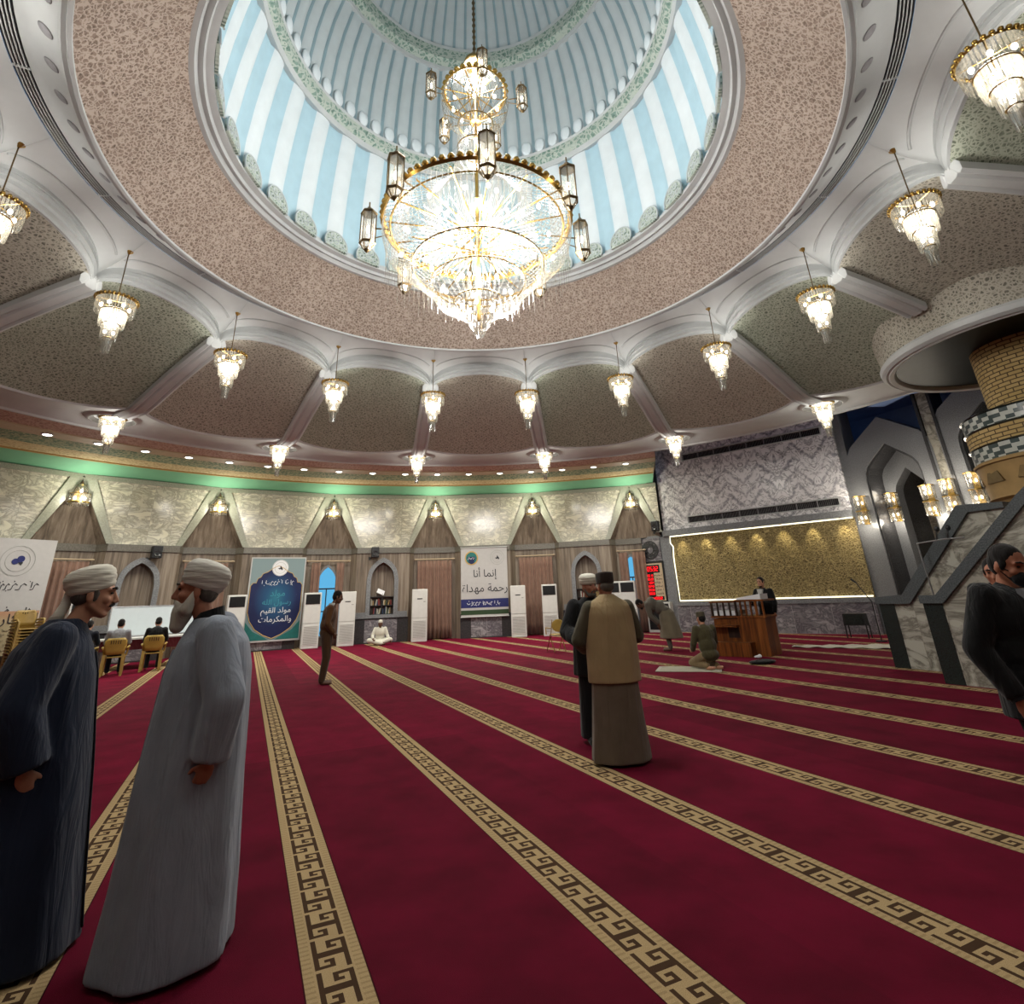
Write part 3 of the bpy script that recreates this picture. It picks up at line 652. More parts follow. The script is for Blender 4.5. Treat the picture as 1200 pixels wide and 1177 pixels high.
# ------------------------------------------------------------------ prayer niche: nested angular arches of grey granite
MA, MD = 65., 15.2
def aframe(cx, outer, inner, y0, y1, name, mat, par):
    m = MB(); m.plate([(cx+x, z) for x, z in outer], [[(cx+x, z) for x, z in inner]], y0, y1); return obj(name, m, mat, par)
def ang(hw, z1, sh, tip, z0=0.):                        # angular arch with bevelled shoulders
    return [(-hw, z0), (-hw, z1), (-hw*.96, z1+(sh-z1)*.5), (-hw*.84, z1+(sh-z1)*.85), (-hw*.66, sh+.06), (0, tip), (hw*.66, sh+.06), (hw*.84, z1+(sh-z1)*.85), (hw*.96, z1+(sh-z1)*.5), (hw, z1), (hw, z0)]
P_, MRZ = frame(MA, MD); mw = struct('wall_far', P_, MRZ); tag(mw, 'prayer niche wall of nested grey granite arches')
def niche(cx, up=0., inner=True):
    aframe(cx, ang(1.32, 5.15+up, 5.85+up, 6.5+up), ang(.86, 4.55+up, 5.1+up, 5.62+up, .0), 0, .55, 'niche_arch', M['granite'], mw)
    aframe(cx, ang(.865, 4.555+up, 5.105+up, 5.625+up), ang(.80, 4.5+up, 5.04+up, 5.55+up), .05, .76, 'dark_reveal', M['darkstone'], mw)
    aframe(cx, ang(1.3, 5.0+up, 5.75+up, 6.4+up), ang(.5, 4.05, 4.45, 4.88, .0), .75, 1.15, 'inner_arch', M['granite'], mw)
    b = MB(); b.plate([(cx-1.2, 0), (cx+1.2, 0), (cx+1.2, 5.2), (cx-1.2, 5.2)], [[(cx+x, z) for x, z in ang(.5, 4.05, 4.45, 4.88, .0)]], 1.15, 2.1); obj('niche_reveal', b, M['darkstone'], mw)
    b = MB(); b.box(cx-.6, cx+.6, 2.1, 2.15, 0, 5.); obj('niche_back', b, M['brownmarble'], mw)
niche(-3.62); niche(-.75, .45); niche(2.2, .45)
b = MB(); b.box(-5.75, -4.9, .02, .6, 0, 7.14); obj('corner_pier', b, M['granite'], mw)
b = MB(); b.box(-2.34, -2.05, .02, .6, 0, 7.1); b.box(.55, .9, .02, .6, 0, 7.1); obj('pale_pier', b, M['minmarble'], mw)
b = MB(); b.box(-2.44, -2.36, -.03, .6, 0, 7.1); b.box(-2.03, -1.95, -.03, .6, 0, 7.1); obj('dark_pier', b, M['darkstone'], mw)
b = MB(); b.box(-7, 6, 2.16, 2.3, 0, 7.15); obj('wall_backing', b, M['bluepaint'], mw)
b = MB(); b.lathe([(18.5, 0), (18.5, 7.15)], 12, 86, 141); o = obj('wall_side', b, M['veneer']); o['kind'] = 'structure'; tag(o, 'plain side wall beyond the minbar')
# ------------------------------------------------------------------ minbar
P_, _ = frame(65., 8.46); mb_ = thing('minbar', 'pale marble minbar with dark granite newel and sloping stair rail', 'minbar', P_, -R(65.))
m = MB(); m.prism([(-.34, 0), (2.9, 0), (2.9, 2.58), (1.32, 2.58), (-.06, 1.12), (-.34, 1.12)], 0, .12); obj('side_panel', m, M['minmarble'], mb_)
m = MB(); m.box(-.62, -.34, -.02, .14, 0, 1.12); obj('newel', m, M['greenstone'], mb_)
m = MB(); m.prism([(-.66, 1.10), (-.02, 1.10), (1.36, 2.56), (1.9, 2.56), (1.9, 2.66), (1.22, 2.70), (-.12, 1.26), (-.66, 1.22)], -.06, .2); obj('hand_rail', m, M['railstone'], mb_)
m = MB()
for k in range(7): m.box(1.25+.24*k, 3.4, -1.05, 0, .0 if k == 0 else .24*k, .24*(k+1))
obj('steps', m, M['minmarble'], mb_)
m = MB(); m.prism([(1.18, 0), (3.6, 0), (3.6, 2.9), (2.7, 2.5), (1.2, 1.15), (1.18, 1.15)], -1.2, -1.06); obj('near_side_panel', m, M['minmarble'], mb_); m = MB(); m.box(.9, 1.18, -1.22, -1.04, 0, 1.15); obj('newel', m, M['greenstone'], mb_)
m = MB(); m.prism([(.88, 1.15), (1.22, 1.15), (2.72, 2.5), (3.2, 2.9), (3.2, 3.04), (2.62, 2.6), (1.14, 1.27), (.88, 1.27)], -1.26, -1.0); obj('hand_rail', m, M['railstone'], mb_)

# ------------------------------------------------------------------ windows and curtains in the recesses
def curtain(name, x0, x1, label, par_deg, group='curtains in the wall recesses', ph=0.):
    P_, rz = frame(par_deg, RD-.16); c = thing(name, label, 'curtain', P_, rz, group)
    m = MB(); n = int((x1-x0)/.018); rows = []
    for z in (.04, .5, 1.2, 2.0, 2.7, 3.02):
        rows.append([(x0+(x1-x0)*i/n, .05*sin(i*.018*38+ph+.25*z)+.02*sin(i*.31+ph*2), z) for i in range(n+1)])
    m.loft(rows, False); o = obj('cloth', m, M['curtain'], c, 180, False); s = o.modifiers.new('t', 'SOLIDIFY'); s.thickness = .012
    return c
REC = [11.3+7.2-14.4*j for j in range(9)]               # recess angles from the right
names_r = ['right of the last niche, by the clock', 'between the white banner and the rightmost niche', 'between the white banner and the seated man', 'window', 'between the blue banner and the whiteboard', 'behind the man in the navy robe', 'far left', 'far left', 'far left']
for j in range(6):
    a = REC[j]; P_, rz = frame(a, RD-.2)
    rod = thing('curtain_rod', ['beige curtain rod beside the red clock', 'beige curtain rod over the curtain right of the white banner', 'beige curtain rod over the curtain left of the white banner', 'beige curtain rod over the blue arched window', 'beige curtain rod left of the blue banner', 'beige curtain rod behind the navy robed man', 'beige curtain rod at the far left'][j], 'curtain rod', P_, rz)
    xe = .36 if j == 0 else .84
    m = MB(); m.cyl((-.84, 0, 3.08), (xe, 0, 3.08), .022); o = obj('rod', m, M['tan'], rod, 40)
    
    for q in (-.78, xe-.06): m = MB(); m.box(q-.02, q+.02, 0, .2, 3.05, 3.11); obj('bracket', m, M['tan'], rod)
    if j == 3:
        curtain('curtain', -.62, -.3, 'brown curtain drawn to the left of the blue arched window', a); curtain('curtain', .3, .62, 'brown curtain drawn to the right of the blue arched window', a, ph=2)
    elif j == 0:
        curtain('curtain', -.75, -.40, 'brown curtain left of the window slit, near the red clock', a); curtain('curtain', -.22, .3, 'brown curtain right of the window slit, beside the red clock', a, ph=1.5)
    elif j == 4:
        curtain('curtain', -.75, -.45, 'brown curtain half hidden by the white turban of the bearded man', a); curtain('curtain', .2, .62, 'brown curtain just left of the blue banner', a, ph=1)
    else:
        curtain('curtain', -.72, .72, {1: 'brown pleated curtain right of the white banner, behind the air conditioners', 2: 'brown pleated curtain left of the white banner, beside a tall air conditioner', 5: 'brown pleated curtain behind the turban of the navy robed man', 6: 'brown curtain at the far left behind the white banner'}[j], a, ph=j)
    if j in (0, 3):
        w = struct('window_%d' % (1 if j == 3 else 2), frame(a, RD-.03, -.3 if j == 0 else 0)[0], rz); tag(w, 'arched window with blue dusk light')
        m = MB(); m.plate(arch_pts(.42, 2.25, 2.95, .3), [arch_pts(.34, 2.25, 2.85, .36)], -.05, .02); obj('window_frame', m, M['granite'], w)
        m = MB(); m.prism(arch_pts(.34, 2.25, 2.85, .36), .0, .015); obj('pane', m, M['windowblue'], w)
        m = MB(); m.box(-.34, .34, -.03, .0, 2.02, 2.07); m.box(-.34, .34, -.03, .0, 1.2, 1.24); m.box(-.02, .02, -.025, .0, .36, 2.05); obj('mullion', m, M['acdark'], w)
ORD = ['first', 'second', 'third', 'fourth', 'fifth', 'sixth', 'seventh', 'eighth', 'ninth', 'tenth', 'eleventh', 'twelfth', 'thirteenth', 'fourteenth', 'fifteenth', 'sixteenth']
# ------------------------------------------------------------------ small crystal pendants
def strands(mb, r, z0, z1, n, w=.012, r2=None):
    r2 = r if r2 is None else r2
    for i in range(n):
        t = 2*pi*(i+.5*random.random()*.4)/n; c, s = cos(t), sin(t); dz = random.uniform(0, .02)
        P = []
        for q, z, ww in ((r, z0, w), ((r+r2)/2*1.01, (z0+z1)/2, w*1.15), (r2, z1-dz, w*.5)):
            for a, b in ((-1, -.5), (1, -.5), (1, .5), (-1, .5)): P.append((c*(q+b*ww) - s*a*ww, s*(q+b*ww) + c*a*ww, z))
        mb.add(P, [(0, 1, 5, 4), (1, 2, 6, 5), (2, 3, 7, 6), (3, 0, 4, 7), (4, 5, 9, 8), (5, 6, 10, 9), (6, 7, 11, 10), (7, 4, 8, 11), (3, 2, 1, 0), (8, 9, 10, 11)])
def make_pendant(name, drop, label, group, power):
    t = thing(name, label, 'chandelier', (0, 0, 0), 0, group)          # origin at the ceiling plate; crystal hangs from -drop
    m = MB(); m.lathe([(.001, 0), (.06, 0), (.065, -.02), (.03, -.05), (.012, -.07)], 16); obj('ceiling_plate', m, M['brass'], t, 40)
    m = MB(); m.cyl((0, 0, -.05), (0, 0, -drop-.1), .009, n=8); obj('rod', m, M['bronze'], t, 60)
    d = -drop
    m = MB(); m.lathe([(.295, d-.02), (.31, d), (.295, d+.02), (.285, d)], 32)
    for i in range(28): a = 2*pi*i/28; m.ell((.305*cos(a), .305*sin(a), d+.015), (.03, .03, .03), 6, 4)
    m.cyl((-.29, 0, d), (.29, 0, d), .008, n=6); m.cyl((0, -.29, d), (0, .29, d), .008, n=6)
    obj('brass_rim', m, M['brass'], t, 60)
    for r, z0, z1, n, r2 in ((.29, d, d-.24, 42, .285), (.19, d-.19, d-.48, 32, .185), (.12, d-.43, d-.73, 22, .115), (.065, d-.69, d-.96, 14, .06)):
        m = MB(); strands(m, r, z0, z1, n, .013, r2); obj('crystal_tier', m, M['crystal'], t)
    for r, z in ((.195, d-.21), (.125, d-.45), (.07, d-.71)):
        m = MB(); m.lathe([(r-.012, z), (r, z+.01), (r+.012, z), (r, z-.01), (r-.012, z)], 28); obj('tier_ring', m, M['brass'], t, 60)
    for i in range(6):
        a = 2*pi*i/6; m = MB(); m.ell((.2*cos(a), .2*sin(a), d-.12), (.028, .028, .04), 8, 6); obj('bulb', m, M['bulb'], t, 180)
    for i in range(3):
        a = 2*pi*i/3+.5; m = MB(); m.ell((.12*cos(a), .12*sin(a), d-.36), (.026, .026, .036), 8, 6); obj('bulb', m, M['bulb'], t, 180)
    for i in range(2):
        m = MB(); m.ell((.06*(2*i-1), 0, d-.6), (.025, .025, .035), 8, 6); obj('bulb', m, M['bulb'], t, 180)
    light('lamp', 'POINT', (0, 0, d-.3), power, (1, .97, .91), t, shadow_soft_size=.12)
    return t
GI = 'crystal pendants around the inner arches'; GO = 'crystal pendants under the outer rib ends'
inner = make_pendant('crystal_pendant', 1.03, '', GI, 26)
innames = ['cut by the left edge of the photo', 'over the dark bay, second from the left edge', 'third from the left, right of the first rib', 'fourth from the left',
           'fifth from the left, just left of the white banner', 'sixth from the left, just right of the great chandelier', 'seventh from the left, right of centre', 'eighth from the left, above the clock and marble wall',
           'ninth from the left, above the mihrab side', 'tenth from the left, over the brick column ring', 'largest, in the top right corner of the photo']
for k in range(11):
    o = inner if k == 0 else copy_tree(inner); o.location = pos(-104.7+22.5*k, 6.37, 7.545)
    o.rotation_euler.z = .7*k; o['label'] = 'crystal pendant on a long rod, ' + innames[k]
for k in range(11, 16):
    o = copy_tree(inner); o.location = pos(-104.7+22.5*k, 6.37, 7.545); o['label'] = 'crystal pendant on a long rod behind the photographer'; o['group'] = 'crystal pendants behind the photographer'
    for q in o.children:
        if q.type == 'LIGHT': q.data = q.data.copy(); q.data.energy = 55  # unseen pendants; lamps raised above the visible ones to fill the foreground
outer = make_pendant('short_crystal_pendant', .20, '', GO, 30)
outer.scale = (.92, .92, .92)
onames = {2: 'leftmost, above the turban of the navy robed man', 3: 'over the blue banner edge', 4: 'above the seated man', 5: 'above the air conditioners right of the white banner', 6: 'at the left end of the white marble wall', 7: 'at the right end of the white marble wall'}
first = True
for k in range(2, 8):
    o = outer if first else copy_tree(outer); first = False; o.location = pos(-104.7+22.5*k, 11.05, 6.2); o['label'] = 'short crystal pendant under a round recess, ' + onames[k]
# ------------------------------------------------------------------ recessed downlights in the soffit
for k in (9, 10, 11, 12, 13, 14, 15, 16):
    o = copy_tree(outer); o.location = pos(-104.7+22.5*k, 11.05, 6.2); o['label'] = 'short crystal pendant behind the photographer'; o['group'] = 'short pendants behind the photographer'
dl0 = None
for i in range(17):
    a = 20.0 - 5.1*i
    if dl0 is None:
        dl0 = thing('downlight', '', 'downlight', (0, 0, 0), 0, 'downlights in the painted soffit')
        m = MB(); m.lathe([(.115, 0), (.12, -.02), (.09, -.025), (.085, 0)], 20); obj('trim_ring', m, M['white'], dl0, 40)
        m = MB(); m.lathe([(.086, -.014), (.05, -.03), (.001, -.034)], 20); obj('lens', m, M['downglow'], dl0, 40)
        light('lamp', 'SPOT', (0, 0, -.06), 105, (1, .98, .88), dl0, spot_size=R(140), spot_blend=.6, shadow_soft_size=.08); o = dl0
    else: o = copy_tree(dl0)
    o.location = pos(a, 13.45, 5.955); o.scale = (1.2,)*3; o['label'] = 'round recessed downlight in the painted soffit, %s from the marble wall end' % (ORD + ['seventeenth'])[i]
# ------------------------------------------------------------------ crystal wall lamps
def make_sconce(name, label, group):
    t = thing(name, label, 'wall lamp', (0, 0, 0), 0, group)
    m = MB(); m.box(-.09, .09, .0, .03, -.1, .28); obj('back_plate', m, M['brass'], t)
    m = MB(); m.cyl((0, .02, .27), (0, -.12, .29), .012); m.lathe([(.06, .26), (.08, .24), (.07, .22)], 16, c=(0, -.1)); obj('bracket', m, M['brass'], t, 60)
    m = MB(); strands(m, .08, .25, .02, 16, .013, .16); obj('crystal_tier', m, M['crystal'], t); t.children[-1].location = (0, -.12, 0)
    m = MB(); strands(m, .19, .05, -.2, 30, .013, .19); o = obj('crystal_tier', m, M['crystal'], t); o.location = (0, -.12, 0)
    m = MB(); m.lathe([(.17, .04), (.195, .05), (.2, .03), (.17, .04)], 24, c=(0, -.12)); m.lathe([(.185, -.14), (.2, -.13), (.2, -.16), (.185, -.14)], 24, c=(0, -.12)); obj('brass_ring', m, M['brass'], t, 60)
    for x, z in ((0, .1), (-.09, -.05), (.09, -.05)): m = MB(); m.ell((x, -.14, z), (.03, .03, .045), 8, 6); obj('bulb', m, M['bulb'], t, 180)
    light('lamp', 'POINT', (0, -.48, -.05), 26, (1, .95, .78), t, shadow_soft_size=.08)
    return t
sc0 = make_sconce('crystal_wall_lamp', '', 'crystal lamps at the tips of the wall triangles')
snames = ['by the small speaker at the marble wall', 'right of the white banner', 'left of the white banner', 'above the arched blue window', 'just left of the panel over the blue banner', 'above the navy robed man', 'beyond the left edge of the photo']
for j in range(6):
    o = sc0 if j == 0 else copy_tree(sc0); P_, rz = frame(REC[j], 16.78, z=4.98); o.location = P_; o.rotation_euler.z = rz; o.scale = (1.45,)*3; o['label'] = 'crystal wall lamp in a triangle tip, ' + snames[j]
def make_tube_sconce():
    t = thing('crystal_tube_lamp', '', 'wall lamp', (0, 0, 0), 0, 'tall crystal lamps on the mihrab piers')
    m = MB(); m.box(-.08, .08, -.02, .03, -.45, .45); obj('back_plate', m, M['brass'], t)
    for z in (.02, -.44):
        m = MB(); strands(m, .175, z+.4, z+.02, 30, .013, .175); o = obj('crystal_tier', m, M['crystal'], t); o.location.y = -.1
        m = MB(); m.lathe([(.18, z+.41), (.2, z+.42), (.2, z+.39), (.18, z+.41)], 24, c=(0, -.1)); obj('brass_ring', m, M['brass'], t, 60)
        for s in (-.07, .07): m = MB(); m.ell((s, -.12, z+.2), (.03, .03, .05), 8, 6); obj('bulb', m, M['bulb'], t, 180)
    light('lamp', 'POINT', (0, -.4, -.45), 13, (1, .9, .74), t, shadow_soft_size=.1); light('lamp', 'POINT', (0, -.35, .4), 8, (1, .9, .74), t, shadow_soft_size=.2)
    return t
ts0 = make_tube_sconce()
for i, (x, y, z) in enumerate(((-4.78, -.03, 3.68), (-4.22, .72, 3.72), (-2.72, -.03, 3.66), (-2.18, -.02, 3.72), (-1.5, -.03, 3.78))):
    o = ts0 if i == 0 else copy_tree(ts0); P_, rz = frame(MA, MD, x, y, z); o.location = P_; o.rotation_euler.z = rz
    o['label'] = 'tall crystal wall lamp, ' + ['leftmost, at the edge of the gilded panel', 'second from the left, on the inner arch', 'third and widest looking, right of the niche opening', 'fourth, on the pale pier right of the niche', 'rightmost, partly behind the brick column'][i]
# ------------------------------------------------------------------ the great chandelier
gc = thing('great_chandelier', 'huge crystal and gold chandelier with hexagonal lanterns hanging in the dome', 'chandelier', (0, 0, 5.1)); Z0 = 5.1
def g(name, fn, mat, smooth=60, par=gc):
    m = MB(); fn(m); m.v = [(x, y, z-Z0) for x, y, z in m.v]; return obj(name, m, mat, par, smooth)
def chain(m):
    z = 11.0
    m.cyl((0, 0, 10.95), (0, 0, 17.98), .018, n=8)
    while z < 17.9: m.ell((0, 0, z), (.035, .02, .07), 6, 4); z += .16
g('chain', chain, M['bronze'])
g('top_finial', lambda m: m.lathe([(.02, 11.1), (.07, 11.0), (.1, 10.9), (.19, 10.82), (.2, 10.75), (.17, 10.72), (.001, 10.72)], 24), M['brass'])
def shell(name, prof, n, mat=M['crystal2'], w=.011, par=gc):     # strands that follow a profile
    def fn(m):
        for i in range(n):
            t = 2*pi*i/n; P = [(r*cos(t), r*sin(t), z) for r, z in prof]; m.tube(P, w, 4)
    return g(name, fn, mat, 60, par)
def hoop(name, r, z, w=.02, scal=0, mat=M['brass']):
    def fn(m):
        m.lathe([(r-w, z), (r, z+w), (r+w, z), (r, z-w), (r-w, z)], 64)
        if scal:
            for i in range(scal):
                t = 2*pi*i/scal; m.ell((r*cos(t), r*sin(t), z+w+.03), (.055, .055, .05), 6, 4)
    return g(name, fn, mat)
def spokes(name, r0, r1, z0, z1, n, w=.012):
    def fn(m):
        for i in range(n): t = 2*pi*(i+.5)/n; m.cyl((r0*cos(t), r0*sin(t), z0), (r1*cos(t), r1*sin(t), z1), w, n=5)
    return g(name, fn, M['brass'])
shell('cap_strands', [(.18, 10.74), (.24, 10.55), (.34, 10.3), (.42, 10.1)], 36)
hoop('upper_crown', .56, 10.0, .022, 30)
spokes('upper_arms', .05, .56, 9.98, 10.0, 12)
shell('globe_strands', [(.56, 10.0), (.60, 9.8), (.56, 9.55), (.44, 9.36), (.30, 9.26)], 52)
g('globe_hub', lambda m: m.lathe([(.001, 9.3), (.1, 9.32), (.08, 9.4), (.03, 9.5), (.03, 10.7)], 16), M['brass'])
spokes('globe_ribs', .08, .59, 9.36, 9.72, 12, .010)
shell('neck_strands', [(.30, 9.28), (.31, 9.0), (.31, 8.75)], 44)
hoop('neck_ring', .31, 8.74, .018); hoop('neck_ring', .3, 9.28, .018)
shell('canopy_strands', [(.32, 8.72), (.36, 8.3), (.52, 7.85), (.85, 7.45), (1.48, 7.12)], 90, w=.010)
hoop('main_crown', 1.5, 7.1, .035, 72)
hoop('crown_ring', 1.38, 6.98, .018)
g('stem', lambda m: m.cyl((0, 0, 5.4), (0, 0, 9.3), .03, n=10), M['brass'])
spokes('main_arms', .06, 1.42, 7.0, 7.06, 16, .014)
spokes('lower_arms', .06, 1.12, 6.62, 6.5, 16, .011)
shell('outer_strands', [(1.48, 7.05), (1.50, 6.85), (1.44, 6.6), (1.26, 6.42), (1.02, 6.34)], 110, w=.010)
hoop('bowl_ring', 1.02, 6.34, .018)
def drops(r, z, n, l): 
    def fn(m):
        for i in range(n):
            t = 2*pi*(i+.3*random.random())/n; m.cyl((r*cos(t), r*sin(t), z), (r*cos(t), r*sin(t), z-l*random.uniform(.7, 1.1)), .009, .005, 4)
    return fn
g('hanging_drops', drops(1.42, 6.6, 80, .55), M['crystal2']); g('hanging_drops', drops(1.05, 6.34, 54, .36), M['crystal2']); g('hanging_drops', drops(.78, 6.0, 40, .25), M['crystal2'])
shell('inner_bowl_strands', [(1.02, 6.34), (.98, 6.15), (.82, 6.02), (.70, 5.98)], 70)
shell('shell_bowl', [(.72, 6.05), (.74, 5.9), (.64, 5.74), (.48, 5.62), (.38, 5.58)], 40, w=.016)
hoop('bowl_ring', .73, 6.05, .018); hoop('bowl_ring', .38, 5.72, .014); hoop('bowl_ring', .42, 6.86, .018)
shell('tip_bowl', [(.37, 5.72), (.34, 5.56), (.26, 5.46), (.18, 5.42)], 34)
shell('tip_strands', [(.19, 5.46), (.17, 5.34), (.10, 5.26)], 22); shell('tip_strands', [(.10, 5.28), (.085, 5.2), (.05, 5.12)], 14)
shell('wheel_strands', [(.42, 6.86), (.62, 6.74), (1.0, 6.66), (1.36, 6.6)], 60, w=.007)
bl0 = MB(); bl0.ell((0, 0, 0), (.03, .03, .045), 8, 6); b0 = None
for r, z, n, ph in ((.42, 6.83, 18, 0), (.95, 6.7, 11, .3), (1.2, 6.55, 12, .1), (.72, 6.25, 8, .2), (.5, 5.9, 6, .1), (.2, 5.62, 3, .4), (1.15, 6.95, 8, .2), (.2, 9.0, 5, .1), (.4, 9.72, 9, .2), (.22, 10.35, 4, 0), (.5, 7.5, 6, .2)):
    for i in range(n):
        t = 2*pi*i/n+ph
        if b0 is None: b0 = o = obj('bulb', bl0, M['bulb'], gc, 180)
        else: o = b0.copy(); COL.objects.link(o)
        o.location = (r*cos(t), r*sin(t), z-Z0)
def lantern(name, s):
    t = bpy.data.objects.new(name, None); link(t, gc)
    def hexa(m, prof): m.lathe(prof, 6)
    m = MB(); hexa(m, [(.001, .42), (.03, .40), (.05, .36), (.125, .30), (.135, .27), (.12, .26)]); m.cyl((0, 0, .4), (0, 0, .5), .012); hexa(m, [(.12, -.26), (.135, -.28), (.11, -.31)])
    for i in range(6): a = pi/3*i; m.cyl((.118*sin(a), .118*cos(a), -.27), (.118*sin(a), .118*cos(a), .27), .009, n=5)
    for i in range(6): a = pi/3*i; m.cyl((.118*sin(a), .118*cos(a), -.28), (.05*sin(a), .05*cos(a), -.40), .008, n=5)
    m.lathe([(.05, -.40), (.03, -.43), (.001, -.46)], 10); m.cyl((0, .1, 0), (0, .32, 0), .012); m.cyl((0, .1, -.18), (0, .32, -.1), .009)
    obj('lantern_frame', m, M['bronze'], t, 30)
    m = MB(); hexa(m, [(.112, -.27), (.112, .27)]); hexa(m, [(.105, -.28), (.05, -.40)]); obj('lantern_glass', m, M['glassclear'], t)
    m = MB(); m.ell((0, 0, -.02), (.028, .028, .075), 8, 6); obj('bulb', m, M['bulb'], t, 180)
    t.scale = (s,)*3; return t
ln0 = lantern('lantern', 1.0)
for i in range(8):
    a = -8+45*i; o = ln0 if i == 0 else copy_tree(ln0, gc); p = pos(a, 1.72, 6.98-Z0); o.location = p; o.rotation_euler.z = -R(a)
    o.location = pos(180+a, 1.72, 6.98-Z0); o.rotation_euler.z = -R(a)
for i in range(5):
    a = 12+72*i; o = copy_tree(ln0, gc); o.scale = (.78,)*3; o.location = pos(180-a, .84, 9.78-Z0); o.rotation_euler.z = R(a)
for z, e in ((7.7, 70), (9.0, 40), (10.6, 190)): light('lamp', 'POINT', (0, 0, z-Z0), e, (1, .98, .94), gc, shadow_soft_size=.3)
for i in range(6): light('lamp', 'POINT', (.72*cos(pi/3*i), .72*sin(pi/3*i), 6.5-Z0), 85, (1, .98, .94), gc, shadow_soft_size=.25)
# ------------------------------------------------------------------ standing air conditioners
def make_ac(kind):
    t = thing('air_conditioner', '', 'air conditioner', (0, 0, 0), 0, 'tall white air conditioners along the wall')
    m = MB(); m.box(-.30, .30, -.22, .08, 0, 1.9); o = obj('cabinet', m, M['acwhite'], t); b = o.modifiers.new('b', 'BEVEL'); b.width = .02; b.segments = 3
    m = MB(); m.box(-.26, .26, -.232, -.2, .12, .78)
    g_ = obj('lower_panel', m, M['acwhite'], t); m = MB()
    for k in range(14): m.box(-.24, .24, -.238, -.23, .16+.043*k, .165+.043*k+.012)
    obj('intake_grille', m, M['acgrey'], g_)
    m = MB(); m.box(-.3, .3, -.228, -.2, .85, .86); obj('seam', m, M['acgrey'], t)
    if kind == 'open':
        m = MB(); m.box(-.25, .25, -.232, -.2, 1.5, 1.84); v = obj('air_outlet', m, M['acdark'], t); m = MB()
        for k in range(6): m.box(-.25, .25, -.245, -.225, 1.53+.055*k, 1.54+.055*k)
        obj('outlet_louvre', m, M['acdark'], v)
    else:
        m = MB(); m.box(-.1, .1, -.228, -.2, 1.53, 1.56); obj('display', m, M['acdark'], t)
        m = MB(); m.box(.14, .22, -.226, -.2, 1.42, 1.45); obj('badge', m, M['acgrey'], t)
    return t
aco = make_ac('open'); acc = make_ac('shut'); used = set()
for deg, x, kind, lab in ((-26.8, .03, 'open', 'white air conditioner with dark outlet, just right of the blue banner'), (-22., -.05, 'shut', 'white air conditioner right of the blue arched window'), (-12.5, .02, 'shut', 'narrow white air conditioner left of the curtain, nearest the seated man'),
                     (1.3, .05, 'shut', 'white air conditioner just right of the white banner'), (5.5, .13, 'open', 'white air conditioner with dark outlet behind the folding chair'), (-36.2, .1, 'open', 'white air conditioner half hidden behind the grey robed man'),
                     (-52.6, .3, 'open', 'white air conditioner behind the face of the navy robed man'), (14.2, .2, 'open', 'white air conditioner behind the brown hat, with dark outlet'), (16.6, .1, 'open', 'white air conditioner above the bowing man')):
    src = aco if kind == 'open' else acc
    o = src if kind not in used else copy_tree(src); used.add(kind); P_, rz = frame(deg, 16.22, x); o.location = P_; o.rotation_euler.z = rz; o['label'] = lab
P_, rz = frame(QA, QD, -5.95, -.2); c = thing('air_cooler', 'low dark grilled cooler with white frame under the red clock', 'air cooler', P_, rz)
m = MB(); m.box(-.5, .5, -.1, .15, 0, 1.08); obj('cabinet', m, M['acwhite'], c); m = MB(); m.box(-.44, .44, -.115, -.09, .1, 1.02); gq = obj('dark_grille', m, M['acdark'], c)
m = MB()
for k in range(18): m.box(-.44, .44, -.122, -.11, .13+.048*k, .14+.048*k)
obj('grille_bars', m, M['darkstone'], gq)
# ------------------------------------------------------------------ Arabic lettering
FORMS = {'ا': 0xFE8D, 'أ': 0xFE83, 'إ': 0xFE87, 'ب': 0xFE8F, 'ة': 0xFE93, 'ت': 0xFE95, 'ح': 0xFEA1, 'د': 0xFEA9, 'ذ': 0xFEAB, 'ر': 0xFEAD, 'س': 0xFEB1, 'ع': 0xFEC9, 'ف': 0xFED1, 'ق': 0xFED5, 'ك': 0xFED9, 'ل': 0xFEDD, 'م': 0xFEE1, 'ن': 0xFEE5, 'ه': 0xFEE9, 'و': 0xFEED, 'ي': 0xFEF1}
TWO = set('اأإةدذرو')
def arabic(s):
    out = []
    for w in s.split(' '):
        g_ = []; n = len(w); i = 0
        while i < n:
            ch = w[i]; prev = i > 0 and w[i-1] not in TWO
            if ch == 'ل' and i+1 < n and w[i+1] in 'اأ':
                g_.append(chr((0xFEFB if w[i+1] == 'ا' else 0xFEF7) + (1 if prev else 0))); i += 2; continue
            nxt = i+1 < n and ch not in TWO; b = FORMS[ch]
            g_.append(chr(b + ((3 if prev else 2) if nxt else (1 if prev else 0)))); i += 1
        out.append(''.join(reversed(g_)))
    return ' '.join(reversed(out))
def text(name, s, size, x, y, z, mat, par, ext=.002, ar=True, align='CENTER', sx=1.):
    cu = bpy.data.curves.new(name, 'FONT'); cu.body = arabic(s) if ar else s; cu.size = size; cu.align_x = align; cu.align_y = 'CENTER'; cu.extrude = ext
    o = bpy.data.objects.new(name+'_raw', cu); COL.objects.link(o); dg = bpy.context.evaluated_depsgraph_get(); dg.update()
    me = bpy.data.meshes.new_from_object(o.evaluated_get(dg)); bpy.data.objects.remove(o); me.name = name; me.materials.clear(); me.materials.append(mat)
    q = link(bpy.data.objects.new(name, me), par); q.location = (x, y, z); q.rotation_euler = (pi/2, 0, 0); q.scale.x = sx; return q
